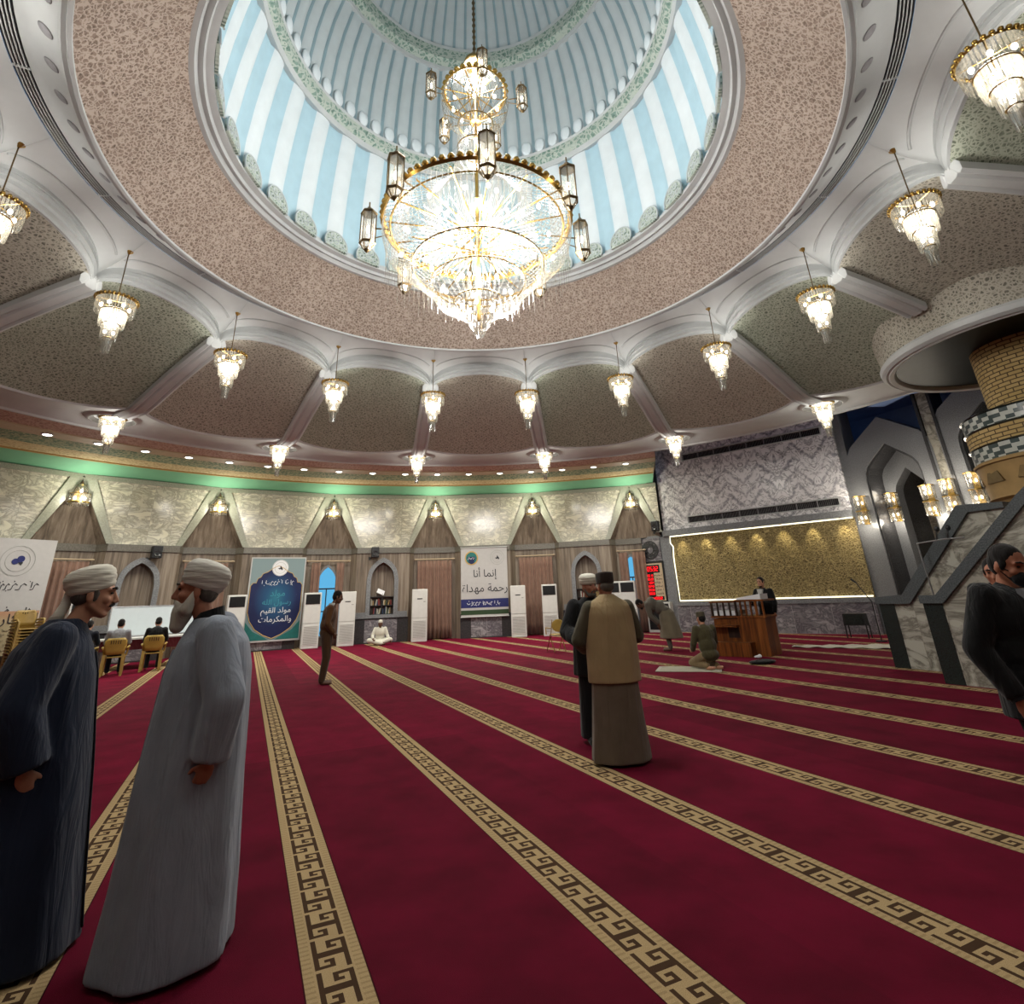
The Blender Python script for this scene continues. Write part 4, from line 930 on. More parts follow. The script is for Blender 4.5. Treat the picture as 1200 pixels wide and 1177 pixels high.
def scrawl(name, x0, x1, z, h, mat, par, y=-.012, seed=1, w=.008):      # a line of script too small to read in the photo
    rnd = random.Random(seed); m = MB(); x = x1
    while x > x0:
        l = rnd.uniform(.5, 1.3)*h; k = rnd.random()
        if k < .3: P = [(x, y, z+h*.5), (x-.02*h, y, z-h*.2)]
        elif k < .65: P = [(x, y, z), (x-l*.3, y, z-h*.28), (x-l*.7, y, z-h*.25), (x-l, y, z+h*.12)]
        else: P = [(x, y, z+h*.1), (x-l*.25, y, z+h*.3), (x-l*.5, y, z+h*.05), (x-l*.6, y, z-h*.4), (x-l*.95, y, z-h*.45)]
        m.tube(P, w, 4)
        if rnd.random() < .5: m.ell((x-l*.4, y, z+h*(.55 if rnd.random() < .6 else -.55)), (w*1.3, w, w*1.3), 5, 4)
        x -= l*.80+h*.04
    return obj(name, m, mat, par)
def disc(x, z, r, y, m, n=28, t=.004): m.prism([(x+r*cos(2*pi*i/n), z+r*sin(2*pi*i/n)) for i in range(n)], y, y+t)
def annul(x, z, r0, r1, y, m, n=36, t=.004): m.plate([(x+r1*cos(2*pi*i/n), z+r1*sin(2*pi*i/n)) for i in range(n)], [[(x+r0*cos(2*pi*i/n), z+r0*sin(2*pi*i/n)) for i in range(n)]], y, y+t)
def emblem(x, z, r, par, y, back=True):
    if back: m = MB(); disc(x, z, r, y, m, 40); obj('emblem_disc', m, M['whiteink'], par)
    m = MB(); annul(x, z, r*.93, r*.97, y-.004, m); annul(x, z, r*.66, r*.69, y-.004, m); obj('emblem_ring', m, M['acgrey'], par)
    m = MB(); m.prism([(x-.30*r, z-.05*r), (x-.05*r, z-.02*r), (x, z+.3*r), (x+.12*r, z+.1*r), (x+.3*r, z-.12*r), (x+.22*r, z-.3*r), (x+.05*r, z-.14*r), (x-.12*r, z-.2*r)], y-.006, y-.001); obj('emblem_map', m, M['ink'], par)
# banner with the Arabic title over two lines
P_, rz = frame(-3.1, PD, -.05, -.10); b = thing('white_banner', 'white hanging banner with two Arabic lines and a blue strip', 'banner', P_, rz)
m = MB(); m.box(-.96, .96, 0, .012, .78, 3.46); obj('sheet', m, M['banner'], b)
m = MB(); m.box(-.96, .96, -.004, .0, 1.12, 1.45); obj('blue_strip', m, M['bluebanner'], b); m = MB(); m.box(-.96, .96, -.004, 0, .86, 1.03); obj('green_strip', m, M['greenbanner'], b)

for zz in (.78, 3.47): m = MB(); m.cyl((-.98, -.01, zz), (.98, -.01, zz), .018); obj('batten', m, M['white'], b, 60)
text('lettering', 'إنما أنا', .40, .02, -.006, 2.42, M['ink'], b); text('lettering', 'رحمة مهداة', .42, .02, -.006, 1.85, M['ink'], b)
scrawl('strip_lettering', -.62, .62, 1.29, .15, M['whiteink'], b, -.01, 3, .012)
emblem(.55, 3.05, .30, b, -.006, False)
m = MB(); disc(-.52, 3.05, .28, -.006, m, 36); e = obj('round_seal', m, M['tealdeep'], b); m = MB(); annul(-.52, 3.05, .23, .28, -.010, m); obj('seal_ring', m, M['goldink'], e); m = MB(); disc(-.52, 2.93, .12, -.011, m); m.box(-.67, -.37, -.012, -.008, 2.98, 3.1); obj('seal_centre', m, M['navyprint'], e); scrawl('seal_script', -.66, -.38, 3.04, .09, M['whiteink'], e, -.014, 5, .007)
# blue banner
P_, rz = frame(-31.9, PD, .22, -.12); b = thing('blue_banner', 'navy and teal star-print banner with white Arabic lettering', 'banner', P_, rz)
m = MB(); m.box(-.97, .97, 0, .012, .3, 3.2); obj('sheet', m, M['banner'], b)
m = MB(); m.box(-.93, .93, -.003, 0, .36, 3.16); obj('tile_border', m, M['tileprint'], b)
P = [(-.9, 2.2), (-.82, 2.3), (-.72, 2.3), (-.68, 2.45), (-.58, 2.5), (-.52, 2.62), (-.36, 2.68), (-.2, 2.8), (0, 2.9)]; Q = [(-.9, 1.3), (-.8, 1.0), (-.6, .72), (-.3, .52), (0, .4)]
pol = P + [(-x, z) for x, z in P[:-1]][::-1] + [(-x, z) for x, z in Q] [:-1] + Q[::-1]
m = MB(); m.prism(pol, -.008, -.003); obj('star_field', m, M['navyprint'], b)
m = MB(); m.tube([(x, -.008, z) for x, z in pol+pol[:1]], .014, 4); obj('gold_outline', m, M['goldink'], b)
m = MB(); m.prism([(-.93, .36), (-.1, .36), (-.35, .5), (-.65, .66), (-.93, .98)], -.006, -.003); m.prism([(.93, .36), (.93, .98), (.65, .66), (.35, .5), (.1, .36)], -.006, -.003); obj('teal_corner', m, M['tealdeep'], b)
emblem(.06, 2.82, .29, b, -.012)
scrawl('small_lettering', -.55, .58, 2.3, .17, M['whiteink'], b, -.014, 8, .011)
for s, z, sz, mt in (('مولد', 1.92, .30, 'tealink'), ('رسول الله', 1.62, .26, 'tealink'), ('مولد القيم', 1.34, .26, 'whiteink'), ('والمكرمات', 1.04, .27, 'whiteink')): text('lettering', s, sz, .06, -.012, z, M[mt], b)
# white banner at the left edge, with the paper sign below it
P_, rz = frame(-60.7, PD, .1, -.5); b = thing('association_banner', 'white banner with round blue emblem at the left edge of the photo', 'banner', P_, rz)
m = MB(); m.box(-1.3, 1.55, 0, .012, 1.3, 3.55); obj('sheet', m, M['banner'], b)
emblem(.72, 2.95, .42, b, -.006, False); m = MB(); disc(.78, 3.0, .09, -.014, m); disc(.66, 2.93, .08, -.014, m); obj('emblem_mark', m, M['bluebanner'], b)
scrawl('lettering', -1.1, 1.35, 2.28, .22, M['ink'], b, -.008, 12, .012); scrawl('lettering', -1.0, 1.3, 1.62, .2, M['ink'], b, -.008, 14, .013)
P_, rz = frame(-59.0, 15.2, .0, 0); b = thing('paper_sign', 'orange and cream paper sign with handwritten Arabic lines behind stacked chairs', 'sign', P_, rz)
m = MB(); m.box(-1.0, .82, 0, .015, .55, 1.62); o = obj('sheet', m, M['signpaper'], b)
text('title', 'الأذكار', .34, .42, -.006, 1.42, M['ink'], b); scrawl('title_end', -.9, -.05, 1.42, .2, M['redink'], b, -.008, 2, .012)
for k in range(5): scrawl('handwriting', -.9, .7, 1.16-.12*k, .07, M['ink'], b, -.006, 30+k, .004)
m = MB(); m.box(-.95, -.9, .02, .06, 0, 1.6); m.box(.72, .77, .02, .06, 0, 1.6); m.box(-.95, .77, .0, .3, 0, .03); obj('stand', m, M['darkwood'], b)
# red clock board and emblem
P_, rz = frame(QA, QD, -6.08, -.06, 1.05); b = thing('prayer_clock', 'red LED prayer time board in a black frame', 'clock', P_, rz)
m = MB(); m.box(-.46, .46, -.03, .04, 0, 1.55); obj('frame', m, M['acdark'], b); m = MB(); m.box(-.4, .4, -.036, -.03, .08, 1.48); obj('face', m, M['tan'], b)
def seg(mb, x, z, w, h, ch):
    S = {'a': (0, w, h), 'g': (0, w, h/2), 'd': (0, w, 0)}; on = {'0': 'abcdef', '1': 'bc', '2': 'abged', '3': 'abgcd', '4': 'fgbc', '5': 'afgcd', '6': 'afgecd', '7': 'abc', '8': 'abcdefg', '9': 'abcdfg'}[ch]; t = w*.17
    for q in on:
        if q in S: a, c_, zz = S[q]; mb.box(x+a, x+c_, -.046, -.04, z+zz-t, z+zz+t)
        elif q == 'b': mb.box(x+w-t, x+w+t, -.046, -.04, z+h/2, z+h)
        elif q == 'c': mb.box(x+w-t, x+w+t, -.046, -.04, z, z+h/2)
        elif q == 'e': mb.box(x-t, x+t, -.046, -.04, z, z+h/2)
        elif q == 'f': mb.box(x-t, x+t, -.046, -.04, z+h/2, z+h)
m = MB(); m.box(-.3, .28, -.04, -.036, 1.12, 1.42); m.box(-.3, .0, -.04, -.036, .1, 1.12); m.box(-.3, .34, -.04, -.036, .1, .24); obj('led_window', m, M['black'], b)
m = MB()
for i, ch in enumerate('0532'): seg(m, -.25+.125*i, 1.19, .075, .16, ch)
for r_, s in enumerate(('0513', '0638', '1204', '0248', '0530', '0650')):
    for i, ch in enumerate(s): seg(m, -.27+.062*i, .98-.135*r_, .04, .08, ch)
for i, ch in enumerate('14002'): seg(m, -.25+.11*i, .13, .06, .08, ch)
obj('led_digits', m, M['led_red'], b)
for k in range(6): scrawl('prayer_name', .05, .34, 1.02-.135*k, .07, M['ink'], b, -.04, 50+k, .006)
P_, rz = frame(QA, QD, -6.14, -.04, 3.06); b = thing('round_emblem', 'round dark pierced emblem on the marble plate above the red clock', 'wall ornament', P_, rz)
m = MB(); annul(0, 0, .3, .36, -.02, m, 36, .03); annul(0, 0, .13, .18, -.02, m, 24, .03)
for i in range(12): a = pi/6*i; disc(.24*cos(a), .24*sin(a), .055, -.025, m, 10, .03)
obj('rosette', m, M['darkstone'], b)
# ------------------------------------------------------------------ wall speakers
def make_speaker():
    t = thing('wall_speaker', '', 'speaker', (0, 0, 0), 0, 'black speakers on the round wall'); m = MB(); m.box(-.15, .15, -.32, -.06, -.2, .2); o = obj('cabinet', m, M['acdark'], t); bb = o.modifiers.new('b', 'BEVEL'); bb.width = .02; bb.segments = 2
    m = MB(); m.lathe([(.11, 0), (.1, .02), (.03, -.02), (.001, -.01)], 20); w = obj('woofer', m, M['darkstone'], t, 40); w.rotation_euler = (pi/2, 0, 0); w.location = (0, -.325, -.05)
    m = MB(); m.cyl((0, -.1, -.15), (-.2, 0, -.22), .02); m.box(-.24, -.16, -.02, .0, -.28, -.16); obj('bracket', m, M['acdark'], t); return t
s0 = make_speaker()
for i, (deg, d, x, z, lab) in enumerate(((-46.3, PD, .32, 3.32, 'black wall speaker above the arched niche behind the two robed men'), (-17.5, PD, -.36, 3.36, 'black wall speaker above the niche with books and the seated man'), (QA, QD, -5.66, 3.95, 'black wall speaker at the lower left corner of the white marble wall'))):
    o = s0 if i == 0 else copy_tree(s0); P_, rz = frame(deg, d, x, -.02, z); o.location = P_; o.rotation_euler.z = rz; o['label'] = lab
# ------------------------------------------------------------------ bookshelves in the niches and their books
bcol = [plain('book_cover', c, .6) for c in ('6d2a25', '2b3c54', 'b3aa94', '3d4a35', '8a7146', '9d9a92', '4a3a2e')]
bk0 = {}
for deg, nm in ((11.3, 'rightmost niche'), (-17.5, 'niche above the seated man')):
    P_, rz = frame(deg, PD); sh = thing('niche_bookcase', 'dark two-tier bookcase standing in the ' + nm, 'bookcase', P_, rz)
    m = MB()
    for z in (1.02, 1.34, 1.66): m.box(-.46, .46, .02, .28, z, z+.025)
    for x in (-.46, -.01, .44): m.box(x, x+.022, .02, .28, 1.02, 1.68)
    obj('shelf_frame', m, M['darkstone'], sh)
    for row, z in enumerate((1.046, 1.366)):
        for sidex in (-.42, .03):
            x = sidex + random.uniform(0, .12)
            while x < sidex+.36:
                w = random.uniform(.025, .05); h = random.uniform(.17, .26); ci = random.randrange(7); key = ci
                if key not in bk0:
                    m = MB(); m.box(0, .04, .0, .18, 0, .24); bo = obj('book', m, bcol[ci]); bk0[key] = bo
                else: bo = bk0[key].copy(); COL.objects.link(bo)
                bo.scale = (w/.04, 1, h/.24); bo.location = frame(deg, PD, x, .06, z)[0]; bo.rotation_euler = (0, random.uniform(-.05, .25) if random.random() < .4 else 0, rz)
                tag(bo, 'book standing on the lower shelf of the ' + nm if row == 0 else 'book standing on the upper shelf of the ' + nm, 'book', 'books %s shelf of the %s' % ('lower' if row == 0 else 'upper', nm)); x += w+.006+(random.random() < .3)*.05
P_, rz = frame(-17.5, PD, -.08, .1, 1.69); bs = thing('book_stand', 'open book on a small stand on top of the niche bookcase', 'book', P_, rz)
m = MB(); m.box(-.15, .15, -.02, .0, 0, .2); o = obj('open_pages', m, M['whiteink'], bs); o.rotation_euler = (R(-35), R(24), 0); o.location = (0, 0, .09); m = MB(); m.box(-.12, .12, 0, .03, 0, .1); m.box(-.12, .12, -.08, .1, 0, .015); obj('stand', m, M['darkwood'], bs)
# ------------------------------------------------------------------ plastic chairs
def make_chair(name, label, group, mat):
    t = thing(name, label, 'chair', (0, 0, 0), 0, group)        # faces -y, back at +y
    m = MB(); m.box(-.24, .24, -.24, .2, .42, .45); o = obj('seat', m, mat, t); b = o.modifiers.new('b', 'BEVEL'); b.width = .015; b.segments = 2
    m = MB(); rows = []
    for z, y, w in ((.5, .20, .20), (.6, .22, .22), (.72, .25, .235), (.82, .27, .225), (.88, .28, .17)):
        rows.append([(w*x, y-.05*(1-x*x)*0+.05*(x*x)*-1, z) for x in [-1+.25*k for k in range(9)]])
    m.loft(rows, False); o = obj('backrest', m, mat, t, 60, False); s = o.modifiers.new('t', 'SOLIDIFY'); s.thickness = .018
    m = MB()
    for i in range(5): x = -.1+.05*i; m.box(x-.008, x+.008, .262-.0, .29, .74, .83)
    obj('back_slots', m, M['darkwood'], t)
    for s in (-1, 1):
        m = MB(); m.prism([(0, 0), (.05, 0), (.07, .45), (-.01, .45)], -.02, .02); o = obj('leg', m, mat, t); o.location = (s*.23, -.22, 0); o.rotation_euler = (R(-4), 0, 0); o.scale.x = -s
        m = MB(); m.prism([(-.02, 0), (.03, 0), (.06, .5), (-.02, .5)], -.02, .03); o = obj('leg', m, mat, t); o.location = (s*.22, .23, 0); o.rotation_euler = (R(7), 0, 0); o.scale.x = -s
        m = MB(); m.tube([(s*.25, .22, .64), (s*.28, .05, .66), (s*.28, -.15, .66), (s*.26, -.22, .6), (s*.24, -.22, .44)], [.02, .024, .026, .024, .022], 8); obj('armrest', m, mat, t, 60)
    return t
CH = [(-9.92, 7.95, -149, 'yellow plastic armchair under the man in the pale shirt'), (-9.5, 8.85, -152, 'yellow plastic armchair under the man in black, by the grey robe')]
ch0 = None
for x, y, r, lab in CH:
    o = make_chair('plastic_armchair', lab, 'yellow chairs at the whiteboard table', M['yellowplastic']) if ch0 is None else copy_tree(ch0)
    if ch0 is None: ch0 = o
    o.location = (x, y, 0); o.rotation_euler.z = R(r+0)+0; o['label'] = lab
st = make_chair('stacked_armchair', '', 'ochre chairs in the stack at the left edge', M['yellowdull'])
for k in range(12):
    o = st if k == 0 else copy_tree(st); o.location = (-11.95, 7.45, .068*k); o.rotation_euler.z = R(60)
    o['label'] = 'ochre plastic armchair in the tall stack at the left edge, ' + ('lowest of the stack' if k == 0 else 'topmost of the stack' if k == 11 else ORD[k] + ' from the floor')
fc = thing('folding_chair', 'small yellow folding chair standing on the carpet left of the man in black', 'chair', (1.45, 9.75, 0), R(200))
m = MB(); m.ell((0, .2, .68), (.2, .02, .17), 18, 8); obj('backrest', m, M['yellowplastic'], fc, 180); m = MB(); m.ell((0, 0, .44), (.2, .19, .025), 18, 8); obj('seat', m, M['yellowplastic'], fc, 180)
for s in (-1, 1):
    m = MB(); m.tube([(s*.19, -.24, .01), (s*.19, .12, .5), (s*.19, .24, .84)], .012, 6); obj('leg', m, M['brass'], fc, 60); m = MB(); m.tube([(s*.17, .26, .01), (s*.17, -.02, .44)], .012, 6); obj('leg', m, M['brass'], fc, 60)
    m = MB(); m.tube([(s*.24, .2, .62), (s*.26, -.1, .62), (s*.24, -.12, .45)], .015, 6); obj('armrest', m, M['yellowplastic'], fc, 60)
# whiteboard and table
WX, WY = -10.5, 10.3
P_ = (WX, WY, 0); b = thing('whiteboard', 'white board leaning on the table between the two robed men', 'whiteboard', P_, R(42))
m = MB(); m.box(-1.1, 1.1, -.02, .0, .84, 1.62); o = obj('surface', m, M['board'], b); o.rotation_euler.x = R(-6)
m = MB(); m.box(-1.12, 1.12, -.03, .01, 1.62, 1.65); m.box(-1.12, 1.12, -.03, .01, .81, .84); m.box(-1.12, -1.1, -.03, .01, .84, 1.62); m.box(1.1, 1.12, -.03, .01, .84, 1.62); o = obj('frame', m, M['chrome'], b); o.rotation_euler.x = R(-6)
b = thing('folding_table', 'white topped table with maroon skirt in front of the whiteboard', 'table', (WX+.3, WY-.42, 0), R(42))
m = MB(); m.box(-1.3, 1.3, -.35, .6, .76, .8); obj('tabletop', m, M['acwhite'], b); m = MB(); m.box(-1.28, 1.28, -.33, -.31, .5, .76); obj('skirt', m, M['maroon'], b)
for sx in (-1.2, 1.2):
    for sy in (-.28, .5): m = MB(); m.box(sx-.02, sx+.02, sy-.02, sy+.02, 0, .76); obj('leg', m, M['chrome'], b)
# ------------------------------------------------------------------ lectern
LX, LY = 5.95, 7.25
b = thing('lectern', 'red-brown wooden lectern with a railed top and a low step', 'lectern', (LX, LY, 0), R(-42))
m = MB(); m.box(-.02, .62, -.42, .3, 0, .84); obj('body', m, M['redwood'], b)
m = MB(); m.box(-.62, -.02, -.4, .3, .0, .80); m.box(-.6, .3, -.72, -.4, 0, .3); obj('side_body', m, M['redwood'], b)
m = MB(); m.box(-.3, -.02, -.41, -.39, .38, .62); obj('opening_shade_panel', m, M['darkwood'], b); m = MB(); m.box(-.62, .0, -.62, -.38, .62, .66); obj('shelf', m, M['redwood'], b)  # flat dark panel; the shade of an opening is put into its colour
m = MB(); m.box(-.66, .66, -.44, .34, .82, .86); m.box(-.02, .66, -.44, .34, 1.18, 1.22); m.box(-.66, -.02, -.44, .3, 1.16, 1.19); obj('rail', m, M['redwood'], b)
for i, x in enumerate((-.62, -.47, -.32, -.17, -.02, .1, .22, .34, .46, .62)): 
    m = MB(); m.cyl((x, -.41, .86), (x, -.41, 1.18), .024 if i % 4 else .032, n=10); obj('baluster', m, M['redwood'] if i > 4 else M['darkwood'], b, 60)
m = MB(); m.box(-.6, -.05, -.38, .25, .87, .98); obj('white_books', m, M['whiteink'], b)
m = MB(); m.prism([(.02, 1.22), (.6, 1.22), (.6, 1.34), (.02, 1.26)], -.4, .1); obj('reading_top', m, M['whiteink'], b)
# rugs, bag, floor monitor, microphones
b = thing('prayer_rug', 'off-white prayer rug under the kneeling man', 'rug', (3.78, 4.93, .004), R(-20)); m = MB(); m.box(-.62, .62, -.36, .36, 0, .012); obj('pile', m, M['rugw'], b); m = MB(); m.box(-.55, .55, -.29, .29, .012, .014); obj('border_field', m, M['rug2'], b)
b = thing('pale_rug', 'pale crumpled rug on the carpet beside the minbar foot', 'rug', (8.75, 8.1, .004), R(-35)); m = MB()
rows = [[(-1.2+2.4*i/24, -.6+1.2*k/10*(.25+.75*i/24), .02+.015*sin(i*1.3+k)) for i in range(25)] for k in range(11)]; m.loft(rows, False); o = obj('pile', m, M['rugw'], b, 180, False); s = o.modifiers.new('t', 'SOLIDIFY'); s.thickness = .012
b = thing('black_pouch', 'flat black pouch lying on the carpet before the lectern', 'bag', (5.45, 5.4, 0), R(20)); m = MB(); m.ell((0, 0, .04), (.33, .17, .04), 18, 6); obj('body', m, M['blackc'], b, 180); m = MB(); m.tube([(-.2, -.05, .07), (0, .0, .085), (.2, -.05, .07)], .008, 6); obj('zip', m, M['darkstone'], b)
b = thing('paper_tissue', 'small white crumpled tissue on the carpet by the lectern foot', 'tissue', (5.75, 6.35, 0)); m = MB(); m.ell((0, 0, .03), (.09, .07, .03), 9, 5); m.ell((.05, .03, .04), (.05, .04, .04), 7, 4); obj('paper', m, M['whiteink'], b)
b = thing('floor_monitor', 'dark monitor on a low black stand at the foot of the marble plinth', 'monitor', (10.3, 10.2, 0), R(-48))
m = MB(); m.prism([(-.3, .34), (.3, .34), (.28, .66), (-.28, .66)], -.18, .1); obj('cabinet', m, M['acdark'], b); m = MB(); m.box(-.24, .24, -.19, -.17, .38, .62); obj('screen', m, M['greenstone'], b)
for sx in (-.28, .28):
    for sy in (-.15, .12): m = MB(); m.cyl((sx, sy, 0), (sx, sy, .34), .018); obj('leg', m, M['acdark'], b)
b = thing('microphone_boom', 'thin grey boom stand with two microphones before the minbar rail', 'microphone stand', frame(65., 8.2, .55)[0], R(-65))
m = MB(); m.tube([(0, 0, 0), (0, 0, 1.3), (-.02, 0, 2.12)], .014, 8); m.cyl((0, 0, 0), (0, 0, .03), .15, n=16); obj('pole', m, M['chrome'], b, 60); m = MB(); m.tube([(-.02, 0, 2.12), (.4, 0, 2.15), (.75, 0, 2.15)], .012, 8); obj('boom', m, M['chrome'], b, 60)
for x in (.32, .5): m = MB(); m.cyl((x, 0, 2.15), (x+.04, 0, 2.31), .01); m.ell((x+.05, 0, 2.33), (.04, .04, .05), 10, 6); obj('microphone', m, M['acdark'], b, 180)
b = thing('microphone_stand', 'black microphone on a thin slanting stand by the gilded panel edge', 'microphone stand', (9.9, 9.1, 0), R(-48))
m = MB(); m.tube([(.3, 0, 0), (.3, 0, 1.0), (0, 0, 1.55)], .014, 8); m.cyl((.3, 0, 0), (.3, 0, .03), .14, n=16); obj('pole', m, M['acdark'], b, 60); m = MB(); m.cyl((.03, 0, 1.5), (-.08, 0, 1.6), .022, .03, 10); obj('microphone', m, M['acdark'], b, 60)
# ------------------------------------------------------------------ people
def V(*a): return Vector(a)
def stand(**k):
    J = dict(pel=V(0, 0, .95), wai=V(0, .01, 1.08), che=V(0, 0, 1.27), nek=V(0, -.02, 1.46), hed=V(0, .03, 1.60),
             shR=V(.185, -.02, 1.39), elR=V(.235, -.05, 1.11), wrR=V(.235, .04, .87), hdR=V(-.05, .15, -1), pnR=V(-1, 0, 0),
             hpR=V(.09, 0, .92), knR=V(.1, .03, .5), anR=V(.1, -.03, .085), toR=V(.12, .14, .03))
    for q in ('sh', 'el', 'wr', 'hd', 'pn', 'hp', 'kn', 'an', 'to'): J[q+'L'] = V(-J[q+'R'].x, J[q+'R'].y, J[q+'R'].z)
    for q, v in k.items(): J[q] = V(*v) if not isinstance(v, Vector) else v
    return J
def hand(mb, wr, d, pn, side, sz=1., curl=.5):
    d = d.normalized(); pn = (pn - d*pn.dot(d)).normalized(); w = d.cross(pn)*side       # w points to the thumb side
    B = Matrix((w, d, pn)).transposed(); c = wr + d*.052*sz
    mb.cap(wr - d*.03, wr + d*.02*sz, .026*sz, .027*sz); mb.ell(c, (.040*sz, .052*sz, .016*sz), 12, 8, M=B.to_3x3())
    for i, (o, l) in enumerate(((.028, .072), (.010, .08), (-.009, .075), (-.027, .058))):
        a = wr + d*(.088-.006*abs(i-1.2))*sz + w*o*sz; r = .0088*sz; l *= sz
        d1 = (d*cos(curl*.6) + pn*sin(curl*.6)).normalized(); d2 = (d*cos(curl*1.7) + pn*sin(curl*1.7)).normalized(); d3 = (d*cos(curl*2.5) + pn*sin(curl*2.5)).normalized()
        p1 = a + d1*l*.45; p2 = p1 + d2*l*.32; p3 = p2 + d3*l*.25
        mb.cap(a - d*.03*sz, p1, r*1.1, r, 8); mb.cap(p1, p2, r, r*.93, 8); mb.cap(p2, p3, r*.93, r*.8, 8)
    t0 = wr + d*.025*sz + w*.026*sz; t1 = t0 + (d*.6+w*.62+pn*.3).normalized()*.04*sz; t2 = t1 + (d*.85+w*.25+pn*.45).normalized()*.032*sz
    mb.cap(t0, t1, .0125*sz, .0105*sz, 8); mb.cap(t1, t2, .0105*sz, .0085*sz, 8)
def headM(J, yaw, nod, tilt=0.):
    return Matrix.Translation(J['hed']) @ Matrix.Rotation(R(yaw), 4, 'Z') @ Matrix.Rotation(R(-nod), 4, 'X') @ Matrix.Rotation(R(tilt), 4, 'Y')
def head(mb, H, ears=True, big=1.):
    r3 = H.to_3x3()
    def e(c, r): mb.ell(H @ V(*[x*big for x in c]), [x*big for x in r], 16, 10, M=r3)
    def c(a, b, ra, rb): mb.cap(H @ V(*a), H @ V(*b), ra, rb)
    e((0, -.012, .038), (.075, .096, .088)); e((0, .018, -.025), (.063, .074, .092)); e((0, .056, -.098), (.034, .03, .024))
    for s in (-1, 1):
        c((s*.052, -.005, -.05), (s*.02, .062, -.102), .022, .018); c((s*.012, .084, .034), (s*.046, .072, .030), .011, .010)
        e((s*.042, .062, -.022), (.022, .022, .022)); e((s*.010, .102, -.034), (.009, .012, .008))
        if ears: e((s*.078, -.012, -.012), (.009, .02, .033)); e((s*.074, -.004, -.03), (.01, .01, .014))
    c((0, .084, .028), (0, .112, -.026), .009, .0125); e((0, .112, -.03), (.012, .012, .010))
    e((0, .086, -.058), (.023, .012, .007)); e((0, .084, -.071), (.020, .012, .008)); e((0, .072, -.064), (.03, .02, .02))
def human(name, label, loc, fwd, J, skin='skin', voxel=.012, yaw=0., nod=0., tilt=0., feet=True, curl=.5, hs=1.):
    t = thing(name, label, 'person', loc, atan2(-fwd[0], fwd[1])); mb = MB(); H = headM(J, yaw, nod, tilt)
    head(mb, H)
    mb.cap(J['nek'] - V(0, 0, .04), H @ V(0, -.02, -.06), .055, .052); mb.cap(J['nek'] - V(0, 0, .04), J['che'], .075, .12)
    mb.ell(J['che'], (.155, .10, .17)); mb.ell(J['wai'], (.135, .095, .14)); mb.ell(J['pel'], (.15, .105, .13)); mb.cap(J['che'], J['pel'], .1, .1)
    for s, sg in (('R', 1), ('L', -1)):
        mb.cap(J['che'] + (J['sh'+s]-J['che'])*.4, J['sh'+s], .07, .055); mb.cap(J['sh'+s], J['el'+s], .048, .038); mb.cap(J['el'+s], J['wr'+s], .038, .027)
        hand(mb, J['wr'+s], J['hd'+s], J['pn'+s], sg, hs, curl)
        mb.cap(J['hp'+s], J['kn'+s], .078, .054); mb.cap(J['kn'+s], J['an'+s], .052, .038)
        if feet: mb.cap(J['an'+s] - V(0, .0, .045), J['to'+s], .038, .03)
    t['H'] = 0; del t['H']
    remesh('body', mb, M[skin], t, voxel, 4, .4)
    for s in (-1, 1):
        m = MB(); m.ell(H @ V(s*.031, .0815, .012), (.0115, .008, .0065), 10, 6, M=H.to_3x3()); obj('eye', m, M['eye'], t, 180)
    return t, H
def brows(t, H, mat):
    for s in (-1, 1):
        m = MB(); m.tube([H @ V(s*.012, .096, .036), H @ V(s*.03, .094, .043), H @ V(s*.05, .078, .036)], [.005, .006, .004], 6); obj('eyebrow', m, M[mat], t, 180)
def hair(t, H, mat, lo=-.01, short=1.):                   # cap of hair with a hairline
    m = MB(); r3 = H.to_3x3(); m.ell(H @ V(0, -.02, .05), (.080*short, .095, .085), 18, 12, M=r3); m.ell(H @ V(0, -.05, .005), (.077, .065, .085), 16, 10, M=r3)
    for s in (-1, 1): m.ell(H @ V(s*.07, .012, .01), (.012, .022, .035), 10, 8, M=r3)
    return remesh('hair', m, M[mat], t, .01, 3)
def turban(t, H, mat, tail=False, tiltx=-8, hgt=1.):
    m = MB(); prof = [(.080, .020), (.092, .018), (.100, .03), (.106, .045), (.112, .07), (.113, .095), (.109, .115), (.097, .13), (.075, .142), (.04, .15), (.002, .153)]
    T = H @ Matrix.Rotation(R(tiltx), 4, 'X'); n = 48; rings = []
    P2 = []
    for k in range(len(prof)-1):
        for q in range(3): a = q/3; P2.append((prof[k][0]*(1-a)+prof[k+1][0]*a, prof[k][1]*(1-a)+prof[k+1][1]*a))
    for r, z in P2:
        z2 = .03+(z-.03)*hgt
        rings.append([T @ V((r + .0045*abs(sin(z*95 + 1.3*sin(2*pi*i/n+.8)+ .6*i*2*pi/n)) )*.88*sin(2*pi*i/n), (r + .0045*abs(sin(z*95+1.3*sin(2*pi*i/n+.8)+.6*i*2*pi/n)))*1.07*cos(2*pi*i/n) - .012, z2) for i in range(n)])
    m.loft(rings); o = obj('turban', m, M[mat], t, 180)
    if tail:
        m = MB(); m.tube([H @ V(0, y, z) for y, z in ((-.10, .045), (-.118, .0), (-.122, -.06), (-.135, -.11), (-.165, -.15))], [.02, .024, .026, .03, .022], 10)
        q = obj('turban_tail', m, M[mat], o, 180)
    return o
def cap_hat(t, H, mat, h=.085, r=.098, dome=False):
    m = MB(); pr = [(.07, .03), (r*.97, .025), (r, .05), (r*1.01, .03+h), (r*.96, .045+h), (.05, .055+h), (.001, .057+h)] if not dome else [(.07, .04), (.088, .035), (.088, .06), (.08, .09), (.06, .118), (.03, .132), (.001, .135)]
    n = 40; m.loft([[H @ V(q*.9*sin(2*pi*i/n), q*1.08*cos(2*pi*i/n)-.012, z) for i in range(n)] for q, z in pr]); return obj('hat', m, M[mat], t, 60)
